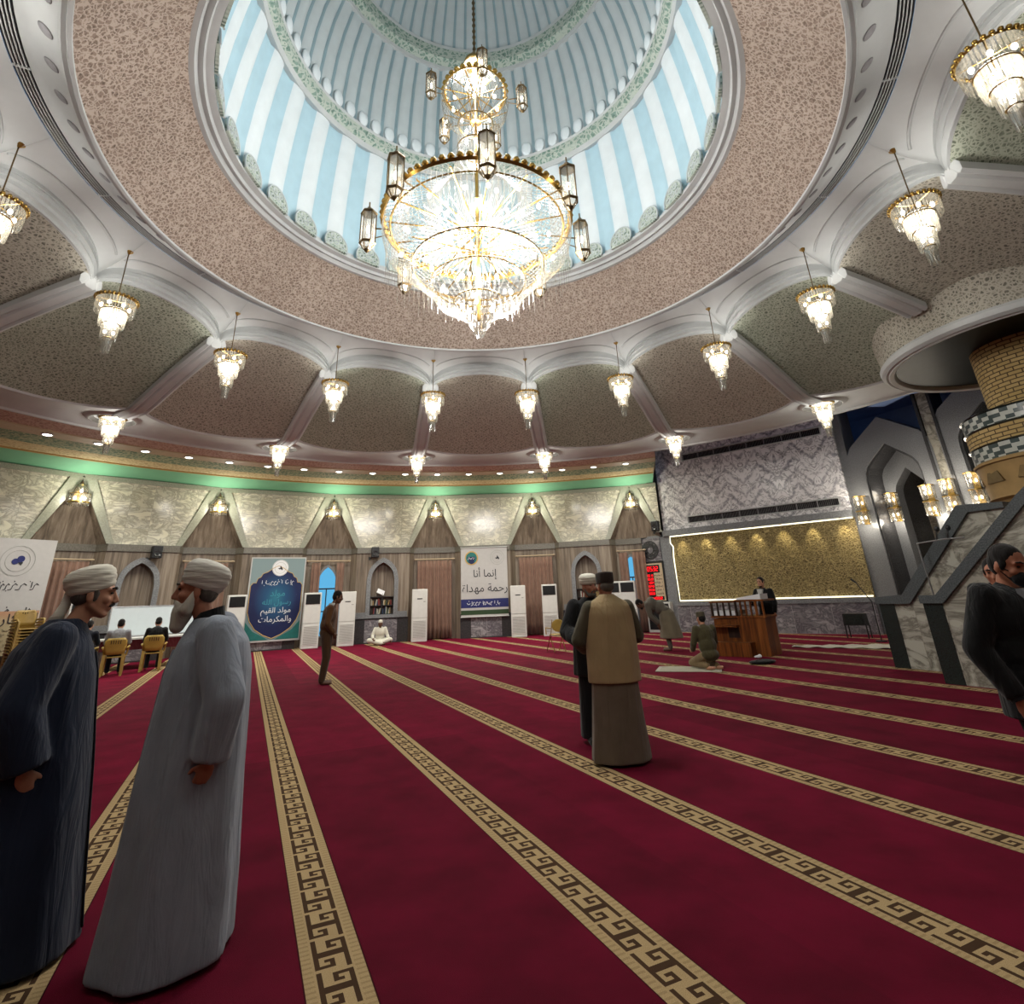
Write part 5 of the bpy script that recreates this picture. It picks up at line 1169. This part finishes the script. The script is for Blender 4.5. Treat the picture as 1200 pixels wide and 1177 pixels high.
def rings(mb, spec, fold=0., nf=9, n=56, ph=0.):          # (z, cx, cy, rx, ry, foldscale)
    L = []
    for z, cx, cy, rx, ry, fs in spec:
        row = []
        for i in range(n):
            a = 2*pi*i/n; f = 1+fold*fs*(cos(nf*a+ph)+.5*cos((nf*2-3)*a+ph*2+z))
            row.append(V(cx+rx*f*sin(a), cy+ry*f*cos(a), z))
        L.append(row)
    mb.loft(L)
def sleeve(mb, sh, el, wr, r0, r1, r2):
    mb.cap(sh, el, r0, r1, 16); d = (wr-el).normalized(); mb.cap(el, el+d*.05, r1, r1, 16); mb.cyl(el, wr, r1, r2, 18)
def edge(o, mat, t):                                      # front opening that runs down the robe
    P = []
    for k in range(12):
        z = .06+1.24*k/11; ys = [v.co.y for v in o.data.vertices if abs(v.co.x) < .025 and abs(v.co.z-z) < .02 and v.co.y > 0]
        if ys: P.append((0, max(ys)+.001, z))
    m = MB(); m.tube(P, .006, 5); obj('robe_front_edge', m, mat, o, 180)
def pants(t, J, mat, r=1., name='trousers', voxel=.013):
    m = MB(); m.ell(J['pel'], (.168*r, .125*r, .14)); 
    for s in 'RL': m.cap(J['hp'+s], J['kn'+s], .098*r, .075*r); m.cap(J['kn'+s], J['an'+s]+V(0, 0, .0), .074*r, .058*r)
    return remesh(name, m, M[mat], t, voxel, 5)
def jacket(t, J, mat, name='jacket', hem=None, r=1., voxel=.012):
    m = MB(); c = J['che']; m.ell(c, (.195*r, .135*r, .2)); m.ell(J['wai'], (.178*r, .135*r, .19)); m.cap(c+V(0, 0, .02), J['wai'], .13*r, .13*r)
    m.cap(J['nek']-(J['nek']-c)*.5, J['nek']-(J['nek']-c)*.12, .1, .068); h = hem or J['pel']; m.ell(h, (.178*r, .135*r, .12))
    for s in 'RL':
        m.cap(c + (J['sh'+s]-c)*.45, J['sh'+s], .09*r, .072*r); sleeve(m, J['sh'+s], J['el'+s], J['wr'+s]+(J['wr'+s]-J['el'+s]).normalized()*-.01, .070*r, .060*r, .048*r)
    return remesh(name, m, M[mat], t, voxel, 5)
# -- man in the navy robe, left edge
J = stand(hed=(0, .10, 1.595), nek=(0, .02, 1.445), che=(0, -.03, 1.25), shR=(.20, .0, 1.375), shL=(-.20, -.04, 1.375), elR=(.28, -.08, 1.08), wrR=(.26, .0, .82), hdR=V(-.1, .2, -1), elL=(-.27, -.08, 1.08), wrL=(-.24, .05, .84), pnR=V(-1, -.1, 0))
t, H = human('person', 'man in a dark navy robe and white turban with hanging tail, facing right', (-2.08, -4.06, 0), (.86, .51), J, 'skin', .0065, 0, 4, curl=.75)
turban(t, H, 'turban', True, 20, 1.12); brows(t, H, 'hairblack')
m = MB(); r3 = H.to_3x3()
for s in (-1, 1): m.cap(H @ V(0, .101, -.046), H @ V(s*.028, .089, -.056), .009, .006)
remesh('moustache', m, M['hairblack'], t, .004, 2)
m = MB(); m.ell(H @ V(0, -.055, -.005), (.078, .06, .06), 14, 9, M=r3)
for s in (-1, 1): m.ell(H @ V(s*.071, .012, .0), (.012, .018, .04), 10, 8, M=r3)
remesh('hair', m, M['hairgrey'], t, .008, 3)
m = MB(); rings(m, [(.02, 0, .0, .30, .33, 1), (.35, 0, -.01, .28, .30, .9), (.75, 0, -.02, .26, .265, .7), (1.0, 0, -.03, .245, .24, .5), (1.2, 0, -.03, .235, .215, .2), (1.33, 0, -.03, .215, .175, 0), (1.42, 0, -.015, .13, .12, 0), (1.475, 0, .0, .078, .082, 0)], .035, 7, ph=.6)
for s in 'RL': sleeve(m, J['sh'+s], J['el'+s], J['wr'+s], .095, .105, .098)
o = remesh('robe', m, M['navy'], t, .011, 6)
edge(o, M['navy2'], t)
# -- man in the grey robe with the white beard
J = stand(hed=(0, .115, 1.595), nek=(0, .03, 1.44), che=(0, .0, 1.25), shL=(-.20, -.03, 1.375), elL=(-.285, -.12, 1.08), wrL=(-.265, -.09, .82), hdL=V(.1, .35, -1), pnL=V(1, .35, 0), elR=(.27, -.02, 1.08), wrR=(.25, .13, .84), pnR=V(-1, -.2, 0))
t, H = human('person', 'white-bearded man in a long grey robe and white turban, facing left', (-1.27, -4.03, 0), (-.93, -.37), J, 'skin2', .0065, 0, 2, curl=.9)
turban(t, H, 'turban2', False, 22, 1.15); brows(t, H, 'hairgrey')
m = MB(); r3 = H.to_3x3(); m.ell(H @ V(0, .055, -.10), (.060, .055, .055), 14, 9, M=r3); m.cap(H @ V(0, .06, -.12), H @ V(0, .075, -.175), .055, .040)
for s in (-1, 1): m.cap(H @ V(s*.068, .0, -.015), H @ V(s*.05, .035, -.095), .016, .036); m.cap(H @ V(0, .098, -.047), H @ V(s*.034, .08, -.066), .010, .014)
remesh('beard', m, M['beardwhite'], t, .007, 4)
m = MB(); m.ell(H @ V(0, -.055, -.01), (.078, .06, .065), 14, 9, M=r3); remesh('hair', m, M['hairgrey'], t, .008, 3)
m = MB(); m.loft([[V(q*sin(2*pi*i/24), .035+q*1.05*cos(2*pi*i/24)-dy, z-.022*cos(2*pi*i/24)) for i in range(24)] for z, dy, q in ((1.42, 0, .082), (1.465, .0, .072), (1.492, .003, .066))]); obj('black_collar', m, M['blackc'], t, 60)
m = MB(); rings(m, [(.02, 0, .02, .31, .29, 1), (.3, 0, .01, .29, .27, .9), (.7, 0, .01, .265, .245, .7), (1.0, 0, .0, .25, .225, .5), (1.2, 0, -.005, .235, .21, .2), (1.33, 0, -.01, .215, .175, 0), (1.42, 0, .0, .13, .125, 0), (1.455, 0, .01, .088, .09, 0)], .035, 6, ph=2.1)
for s in 'RL': sleeve(m, J['sh'+s], J['el'+s], J['wr'+s], .095, .098, .088)
o = remesh('robe', m, M['grey'], t, .011, 6)
edge(o, M['grey2'], t)
# -- man in brown bowing his head
J = stand(hed=(0, .17, 1.62), nek=(0, .08, 1.475), che=(0, .03, 1.28), wai=(0, .0, 1.08), shR=(.17, .04, 1.40), shL=(-.17, .04, 1.40), elR=(.24, .0, 1.12), elL=(-.24, .0, 1.12), wrR=(.16, .14, .92), wrL=(-.16, .14, .92), hdR=V(-.5, .3, -.8), hdL=V(.5, .3, -.8))
t, H = human('person', 'standing man in a brown jacket and brown trousers with bare feet, facing right', (-3.53, 4.87, 0), (.954, .3), J, 'skind', .012, 0, 14)
hair(t, H, 'hairblack'); pants(t, J, 'brownp', 1.15); jacket(t, J, 'brownj', r=1.1); m = MB(); m.lathe([(.07, 1.455), (.074, 1.50), (.066, 1.505)], 20, c=(0, .07)); obj('white_collar', m, M['shirtw'], t, 60)
# -- man sitting cross-legged in white
J = stand(pel=(0, 0, .14), wai=(0, .02, .27), che=(0, .05, .44), nek=(0, .07, .61), hed=(0, .12, .735), shR=(.18, .05, .55), shL=(-.18, .05, .55), elR=(.27, .1, .32), elL=(-.27, .1, .32), wrR=(.24, .3, .22), wrL=(-.36, .24, .12), hdR=V(-.3, .8, -.3), hdL=V(-.6, .6, -.3),
          hpR=(.1, 0, .13), hpL=(-.1, 0, .13), knR=(.38, .22, .17), knL=(-.38, .22, .17), anR=(-.06, .36, .07), anL=(.06, .30, .07), toR=(-.18, .38, .05), toL=(.18, .34, .05))
t, H = human('person', 'man in a white robe and white cap sitting cross-legged against the far wall', (-4.78, 14.89, 0), (.2, -.98), J, 'skind', .013, 8, 12)
cap_hat(t, H, 'robewhite', dome=True); jacket(t, J, 'robewhite', 'robe', hem=V(0, .03, .16))
m = MB()
for s in 'RL': m.cap(J['hp'+s], J['kn'+s], .11, .09); m.cap(J['kn'+s], J['an'+s], .085, .065)
m.ell((0, .18, .12), (.3, .2, .08)); remesh('robe_lap', m, M['robewhite'], t, .014, 5)
# -- man in black with white turban, embracing
J = stand(hed=(.0, .05, 1.575), nek=(0, .01, 1.44), shR=(.19, .02, 1.37), elR=(.30, .06, 1.10), wrR=(.20, .30, 1.0), hdR=V(-.3, 1, -.25), pnR=V(-.6, 0, 1), shL=(-.19, .0, 1.37), elL=(-.28, .12, 1.12), wrL=(-.2, .34, 1.1), hdL=V(.1, 1, 0))
t, H = human('person', 'man in a long black cloak and white turban, facing the beige vest', (1.25, -.45, 0), (.1, -1), J, 'skin2', .010, 22, 0)
turban(t, H, 'turban', False, -2, .95); brows(t, H, 'hairblack')
m = MB(); m.ell(H @ V(0, .055, -.09), (.045, .042, .035), 12, 8, M=H.to_3x3()); 
for s in (-1, 1): m.cap(H @ V(s*.066, .0, -.03), H @ V(s*.04, .045, -.095), .012, .022); m.cap(H @ V(0, .099, -.047), H @ V(s*.03, .084, -.06), .008, .007)
remesh('beard', m, M['hairgrey'], t, .008, 3)
m = MB(); rings(m, [(.65, 0, .02, .24, .2, 1), (.95, 0, .01, .225, .18, .6), (1.2, 0, .0, .22, .17, .2), (1.33, 0, .0, .2, .14, 0), (1.42, 0, .0, .12, .1, 0), (1.46, 0, .0, .08, .08, 0)], .03, 7)
for s in 'RL': sleeve(m, J['sh'+s], J['el'+s], J['wr'+s], .082, .085, .075)
remesh('cloak', m, M['blackc'], t, .012, 6)
m = MB(); rings(m, [(.05, 0, .0, .21, .16, 1), (.4, 0, .0, .2, .16, .8), (.75, 0, .0, .19, .15, .3)], .04, 6); remesh('robe', m, M['blackc2'], t, .013, 5)
for s in (-1, 1): m = MB(); m.cap((s*.1, -.02, .05), (s*.12, .18, .035), .05, .038); remesh('shoe', m, M['blackc'], t, .01, 3)
# -- man in beige vest from behind
J = stand(hed=(0, .03, 1.565), nek=(0, .0, 1.43), che=(0, 0, 1.22), shR=(.185, -.01, 1.33), shL=(-.185, -.01, 1.33), elL=(-.325, .02, 1.06), wrL=(-.22, .24, .96), hdL=V(.3, 1, 0), pnL=V(1, 0, 0), elR=(.29, .05, 1.08), wrR=(.2, .3, 1.05), hdR=V(-.2, 1, 0))
t, H = human('person', 'man seen from behind in a beige vest, dark brown hat and taupe robe', (1.34, -1.23, 0), (-.12, .99), J, 'skin2', .009, 12, 4)
cap_hat(t, H, 'hatbrown', .085, .1)
m = MB(); m.ell(H @ V(0, -.052, -.005), (.078, .062, .06), 14, 9, M=H.to_3x3()); remesh('hair', m, M['hairgrey'], t, .009, 3)
m = MB(); rings(m, [(.02, 0, .0, .285, .21, 1), (.35, 0, .0, .255, .19, .8), (.8, 0, .0, .22, .165, .3), (1.1, 0, .0, .2, .14, 0)], .035, 7, ph=1.); remesh('robe', m, M['taupe'], t, .012, 6)
m = MB(); rings(m, [(.68, 0, .0, .265, .195, 1), (.95, 0, .0, .262, .185, .7), (1.15, 0, .0, .258, .172, .4), (1.3, 0, -.01, .252, .15, .1), (1.37, 0, -.015, .243, .125, 0), (1.405, 0, -.015, .212, .105, 0), (1.44, 0, -.01, .135, .088, 0), (1.485, 0, .0, .07, .07, 0)], .022, 7, ph=.3); remesh('vest', m, M['beige'], t, .011, 5)
m = MB()
for s in 'RL': sleeve(m, J['sh'+s]*1.08-V(0, 0, .08), J['el'+s], J['wr'+s], .075, .078, .06)
remesh('shirt_sleeves', m, M['olive'], t, .011, 5)
for s in (-1, 1): m = MB(); m.cap((s*.13-.03, -.08, .045), (s*.15-.06, .16, .035), .048, .038); remesh('shoe', m, M['darkstone'], t, .01, 3)
# -- man bowing from the hips
J = stand(pel=(0, -.05, .95), wai=(0, .12, 1.06), che=(0, .34, 1.15), nek=(0, .52, 1.18), hed=(0, .66, 1.17), shR=(.18, .44, 1.14), shL=(-.18, .44, 1.14), elR=(.22, .38, .86), elL=(-.22, .38, .86), wrR=(.15, .2, .66), wrL=(-.15, .2, .66), hdR=V(0, -.2, -1), hdL=V(0, -.2, -1),
          hpR=(.1, -.05, .9), hpL=(-.1, -.05, .9))
t, H = human('person', 'bowing man in a loose grey-brown tunic with his back bent forward, beside the red clock', (4.40, 8.78, 0), (-.95, .3), J, 'skind', .013, 0, 55)
hair(t, H, 'hairblack')
m = MB(); m.ell(H @ V(0, .055, -.1), (.05, .045, .045), 12, 8, M=H.to_3x3()); remesh('beard', m, M['hairblack'], t, .01, 3)
jacket(t, J, 'greytunic', 'tunic', r=1.15, hem=V(0, .0, 1.0)); m = MB(); rings(m, [(.30, 0, -.1, .28, .3, 1), (.6, 0, -.08, .25, .25, .8), (.95, 0, -.03, .21, .2, .2), (1.05, 0, .02, .17, .15, 0)], .04, 7); remesh('tunic_skirt', m, M['greytunic2'], t, .014, 5); pants(t, J, 'greytunic', .95)
# -- man kneeling on the rug
J = stand(pel=(0, -.06, .27), wai=(0, -.02, .42), che=(0, .02, .61), nek=(0, .04, .79), hed=(0, .08, .92), shR=(.19, .02, .73), shL=(-.19, .02, .73), elR=(.25, .08, .47), elL=(-.25, .08, .47), wrR=(.14, .3, .33), wrL=(-.14, .3, .33), hdR=V(0, 1, -.3), hdL=V(0, 1, -.3),
          hpR=(.1, -.04, .25), hpL=(-.1, -.04, .25), knR=(.16, .36, .09), knL=(-.16, .36, .09), anR=(.11, -.08, .07), anL=(-.11, -.08, .07), toR=(.09, -.26, .05), toL=(-.09, -.26, .05))
t, H = human('person', 'man in an olive jacket and cap kneeling on the pale rug, seen from behind', (4.16, 4.78, .016), (-.3, .95), J, 'skin', .012, 0, 5)
cap_hat(t, H, 'olive', .075, .094); hair(t, H, 'hairblack', short=.97); jacket(t, J, 'olivej', r=1.08, hem=V(0, -.06, .26)); pants(t, J, 'khaki', .95)
# -- man behind the lectern
J = stand(elR=(.27, .08, 1.1), wrR=(.2, .3, 1.12), hdR=V(-.3, 1, 0))
t, H = human('person', 'man in a dark suit jacket standing behind the wooden lectern', (6.62, 7.52, 0), (-.8, -.6), J, 'skin', .012, 0, 8)
hair(t, H, 'hairblack'); brows(t, H, 'hairblack'); jacket(t, J, 'blackc', 'suit_jacket'); pants(t, J, 'blackc2'); m = MB(); m.prism([(-.05, 1.24), (.05, 1.24), (.075, 1.44), (-.075, 1.44)], .09, .135); obj('shirt_front', m, M['shirtw'], t)
m = MB(); m.ell(H @ V(0, .055, -.095), (.045, .04, .03), 12, 8, M=H.to_3x3()); remesh('beard', m, M['hairblack'], t, .01, 3)
# -- man in black suit with a mask, right edge
J = stand(hed=(0, .09, 1.565), nek=(0, .03, 1.44), che=(0, .01, 1.26), elR=(.27, -.10, 1.10), wrR=(.24, .02, .84), hdR=V(-.1, .2, -1), shR=(.19, -.01, 1.39))
t, H = human('person', 'man in a black suit and black face mask at the right edge, looking down', (3.49, -3.56, 0), (.45, -.89), J, 'skin2', .008, -18, 16, curl=.5)
hair(t, H, 'hairblack'); brows(t, H, 'hairblack')
m = MB(); r3 = H.to_3x3(); m.ell(H @ V(0, .07, -.062), (.056, .052, .052), 16, 10, M=r3)
for s in (-1, 1): m.cap(H @ V(s*.045, .07, -.03), H @ V(s*.076, .0, -.005), .006, .004); m.cap(H @ V(s*.04, .065, -.09), H @ V(s*.076, .0, -.025), .006, .004)
remesh('face_mask', m, M['maskblack'], t, .005, 3)
o = jacket(t, J, 'blackc', 'suit_jacket', r=1.22); pants(t, J, 'blackc2', 1.05)
m = MB(); rings(m, [(.72, 0, .0, .215, .165, 1), (.95, 0, .0, .205, .155, .5), (1.1, 0, .005, .19, .145, 0)], .015, 5); remesh('jacket_hem', m, M['blackc'], t, .011, 4)
m = MB(); m.prism([(-.02, 1.08), (.02, 1.08), (.07, 1.43), (-.07, 1.43)], .11, .165); obj('grey_shirt', m, M['shirt'], t)
for s in 'RL':
    d = (J['wr'+s]-J['el'+s]).normalized(); m = MB(); m.cyl(J['wr'+s]-d*.03, J['wr'+s]+d*.008, .046, .045, 16); obj('shirt_cuff', m, M['blackc2'], t, 60)
m = MB(); m.prism([(.245, .93), (.27, .95), (.262, 1.07), (.247, 1.05)], -.05, -.045); obj('white_paper', m, M['whiteink'], t)
for s in (-1, 1): m = MB(); m.cap((s*.1, -.05, .05), (s*.12, .18, .035), .05, .036); remesh('shoe', m, M['blackc'], t, .01, 3)
# -- man half hidden behind him
J = stand(hed=(0, .05, 1.54), nek=(0, 0, 1.4))
t, H = human('person', 'dark-haired man mostly hidden behind the man in the black suit', (4.86, -1.9, 0), (-.72, -.69), J, 'skin2', .012, 0, 10); hair(t, H, 'hairblack'); brows(t, H, 'hairblack'); jacket(t, J, 'blackc'); pants(t, J, 'blackc2')
# -- seated men at the whiteboard table
def seat_pose(l=0.):
    return stand(pel=(0, -.08, .55), wai=(0, -.06, .70), che=(0, .0, .90), nek=(0, .04, 1.07), hed=(0, .12, 1.19), shR=(.19, .0, 1.0), shL=(-.19, .0, 1.0), elR=(.25, .12, .76), elL=(-.25, .12, .76), wrR=(.16, .36, .80), wrL=(-.16, .36, .80), hdR=V(0, 1, 0), hdL=V(0, 1, 0), pnR=V(0, 0, -1), pnL=V(0, 0, -1),
        hpR=(.1, -.04, .53), hpL=(-.1, -.04, .53), knR=(.13, .38, .5), knL=(-.13, .38, .5), anR=(.13, .36, .09), anL=(-.13, .36, .09), toR=(.14, .52, .03), toL=(-.14, .52, .03))
for x, y, f, lab, top, leg, sk in ((-9.92, 7.97, (-.51, .86), 'seated man in a pale grey shirt at the whiteboard table, seen from behind', 'shirt', 'navy2', 'skin'), (-9.5, 8.87, (-.47, .88), 'seated person in black with thick dark hair at the whiteboard table', 'blackc', 'blackc2', 'skin'), (-10.62, 7.78, (-.4, .9), 'dark-haired seated person in dark clothes beyond the pale shirt', 'navy2', 'blackc2', 'skin')):
    J = seat_pose(); t, H = human('person', lab, (x, y, 0), f, J, sk, .014, 0, 18); o = hair(t, H, 'hairblack'); jacket(t, J, top, 'shirt' if top == 'shirt' else 'jacket', hem=V(0, -.08, .6)); pants(t, J, leg, .95)
o = copy_tree(ch0); o.location = (-10.62, 7.76, 0); o.rotation_euler.z = atan2(-.4, -.9); o['label'] = 'yellow plastic armchair under the dark-clothed person, farthest from the grey robe'
# ------------------------------------------------------------------ camera, world, view
pitch, roll, F = .3652, -.0395, 638.4
Fw = Vector((0, cos(pitch), sin(pitch))); Rt = Vector((1, 0, 0)); Up = Rt.cross(Fw)
Rr = cos(roll)*Rt + sin(roll)*Up; Uu = -sin(roll)*Rt + cos(roll)*Up
cd = bpy.data.cameras.new('camera'); cam = bpy.data.objects.new('camera', cd); COL.objects.link(cam)
mt = Matrix((Rr, Uu, -Fw)).transposed().to_4x4(); mt.translation = Vector((-CX, -CY, 1.5)); cam.matrix_world = mt
cd.sensor_width = 36; cd.sensor_fit = 'HORIZONTAL'; cd.lens = F*36/1200; cd.shift_x = (600-597.5)/1200; cd.shift_y = -(588.5-454.9)/1200; cd.clip_start = .05
SC.camera = cam
w = bpy.data.worlds.new('world'); SC.world = w; w.use_nodes = True; w.node_tree.nodes['Background'].inputs[0].default_value = (.25, .4, .6, 1); w.node_tree.nodes['Background'].inputs[1].default_value = .3
SC.view_settings.view_transform = 'Standard'; SC.view_settings.look = 'None'; SC.view_settings.gamma = 1; SC.view_settings.use_curve_mapping = False; SC.view_settings.exposure = 1.0
SC.cycles.use_denoising = True; SC.cycles.max_bounces = 8; SC.cycles.diffuse_bounces = 4; SC.cycles.glossy_bounces = 3; SC.cycles.transparent_max_bounces = 24; SC.cycles.transmission_bounces = 4
SC.cycles.sample_clamp_indirect = 4; SC.cycles.caustics_reflective = False; SC.cycles.caustics_refractive = False
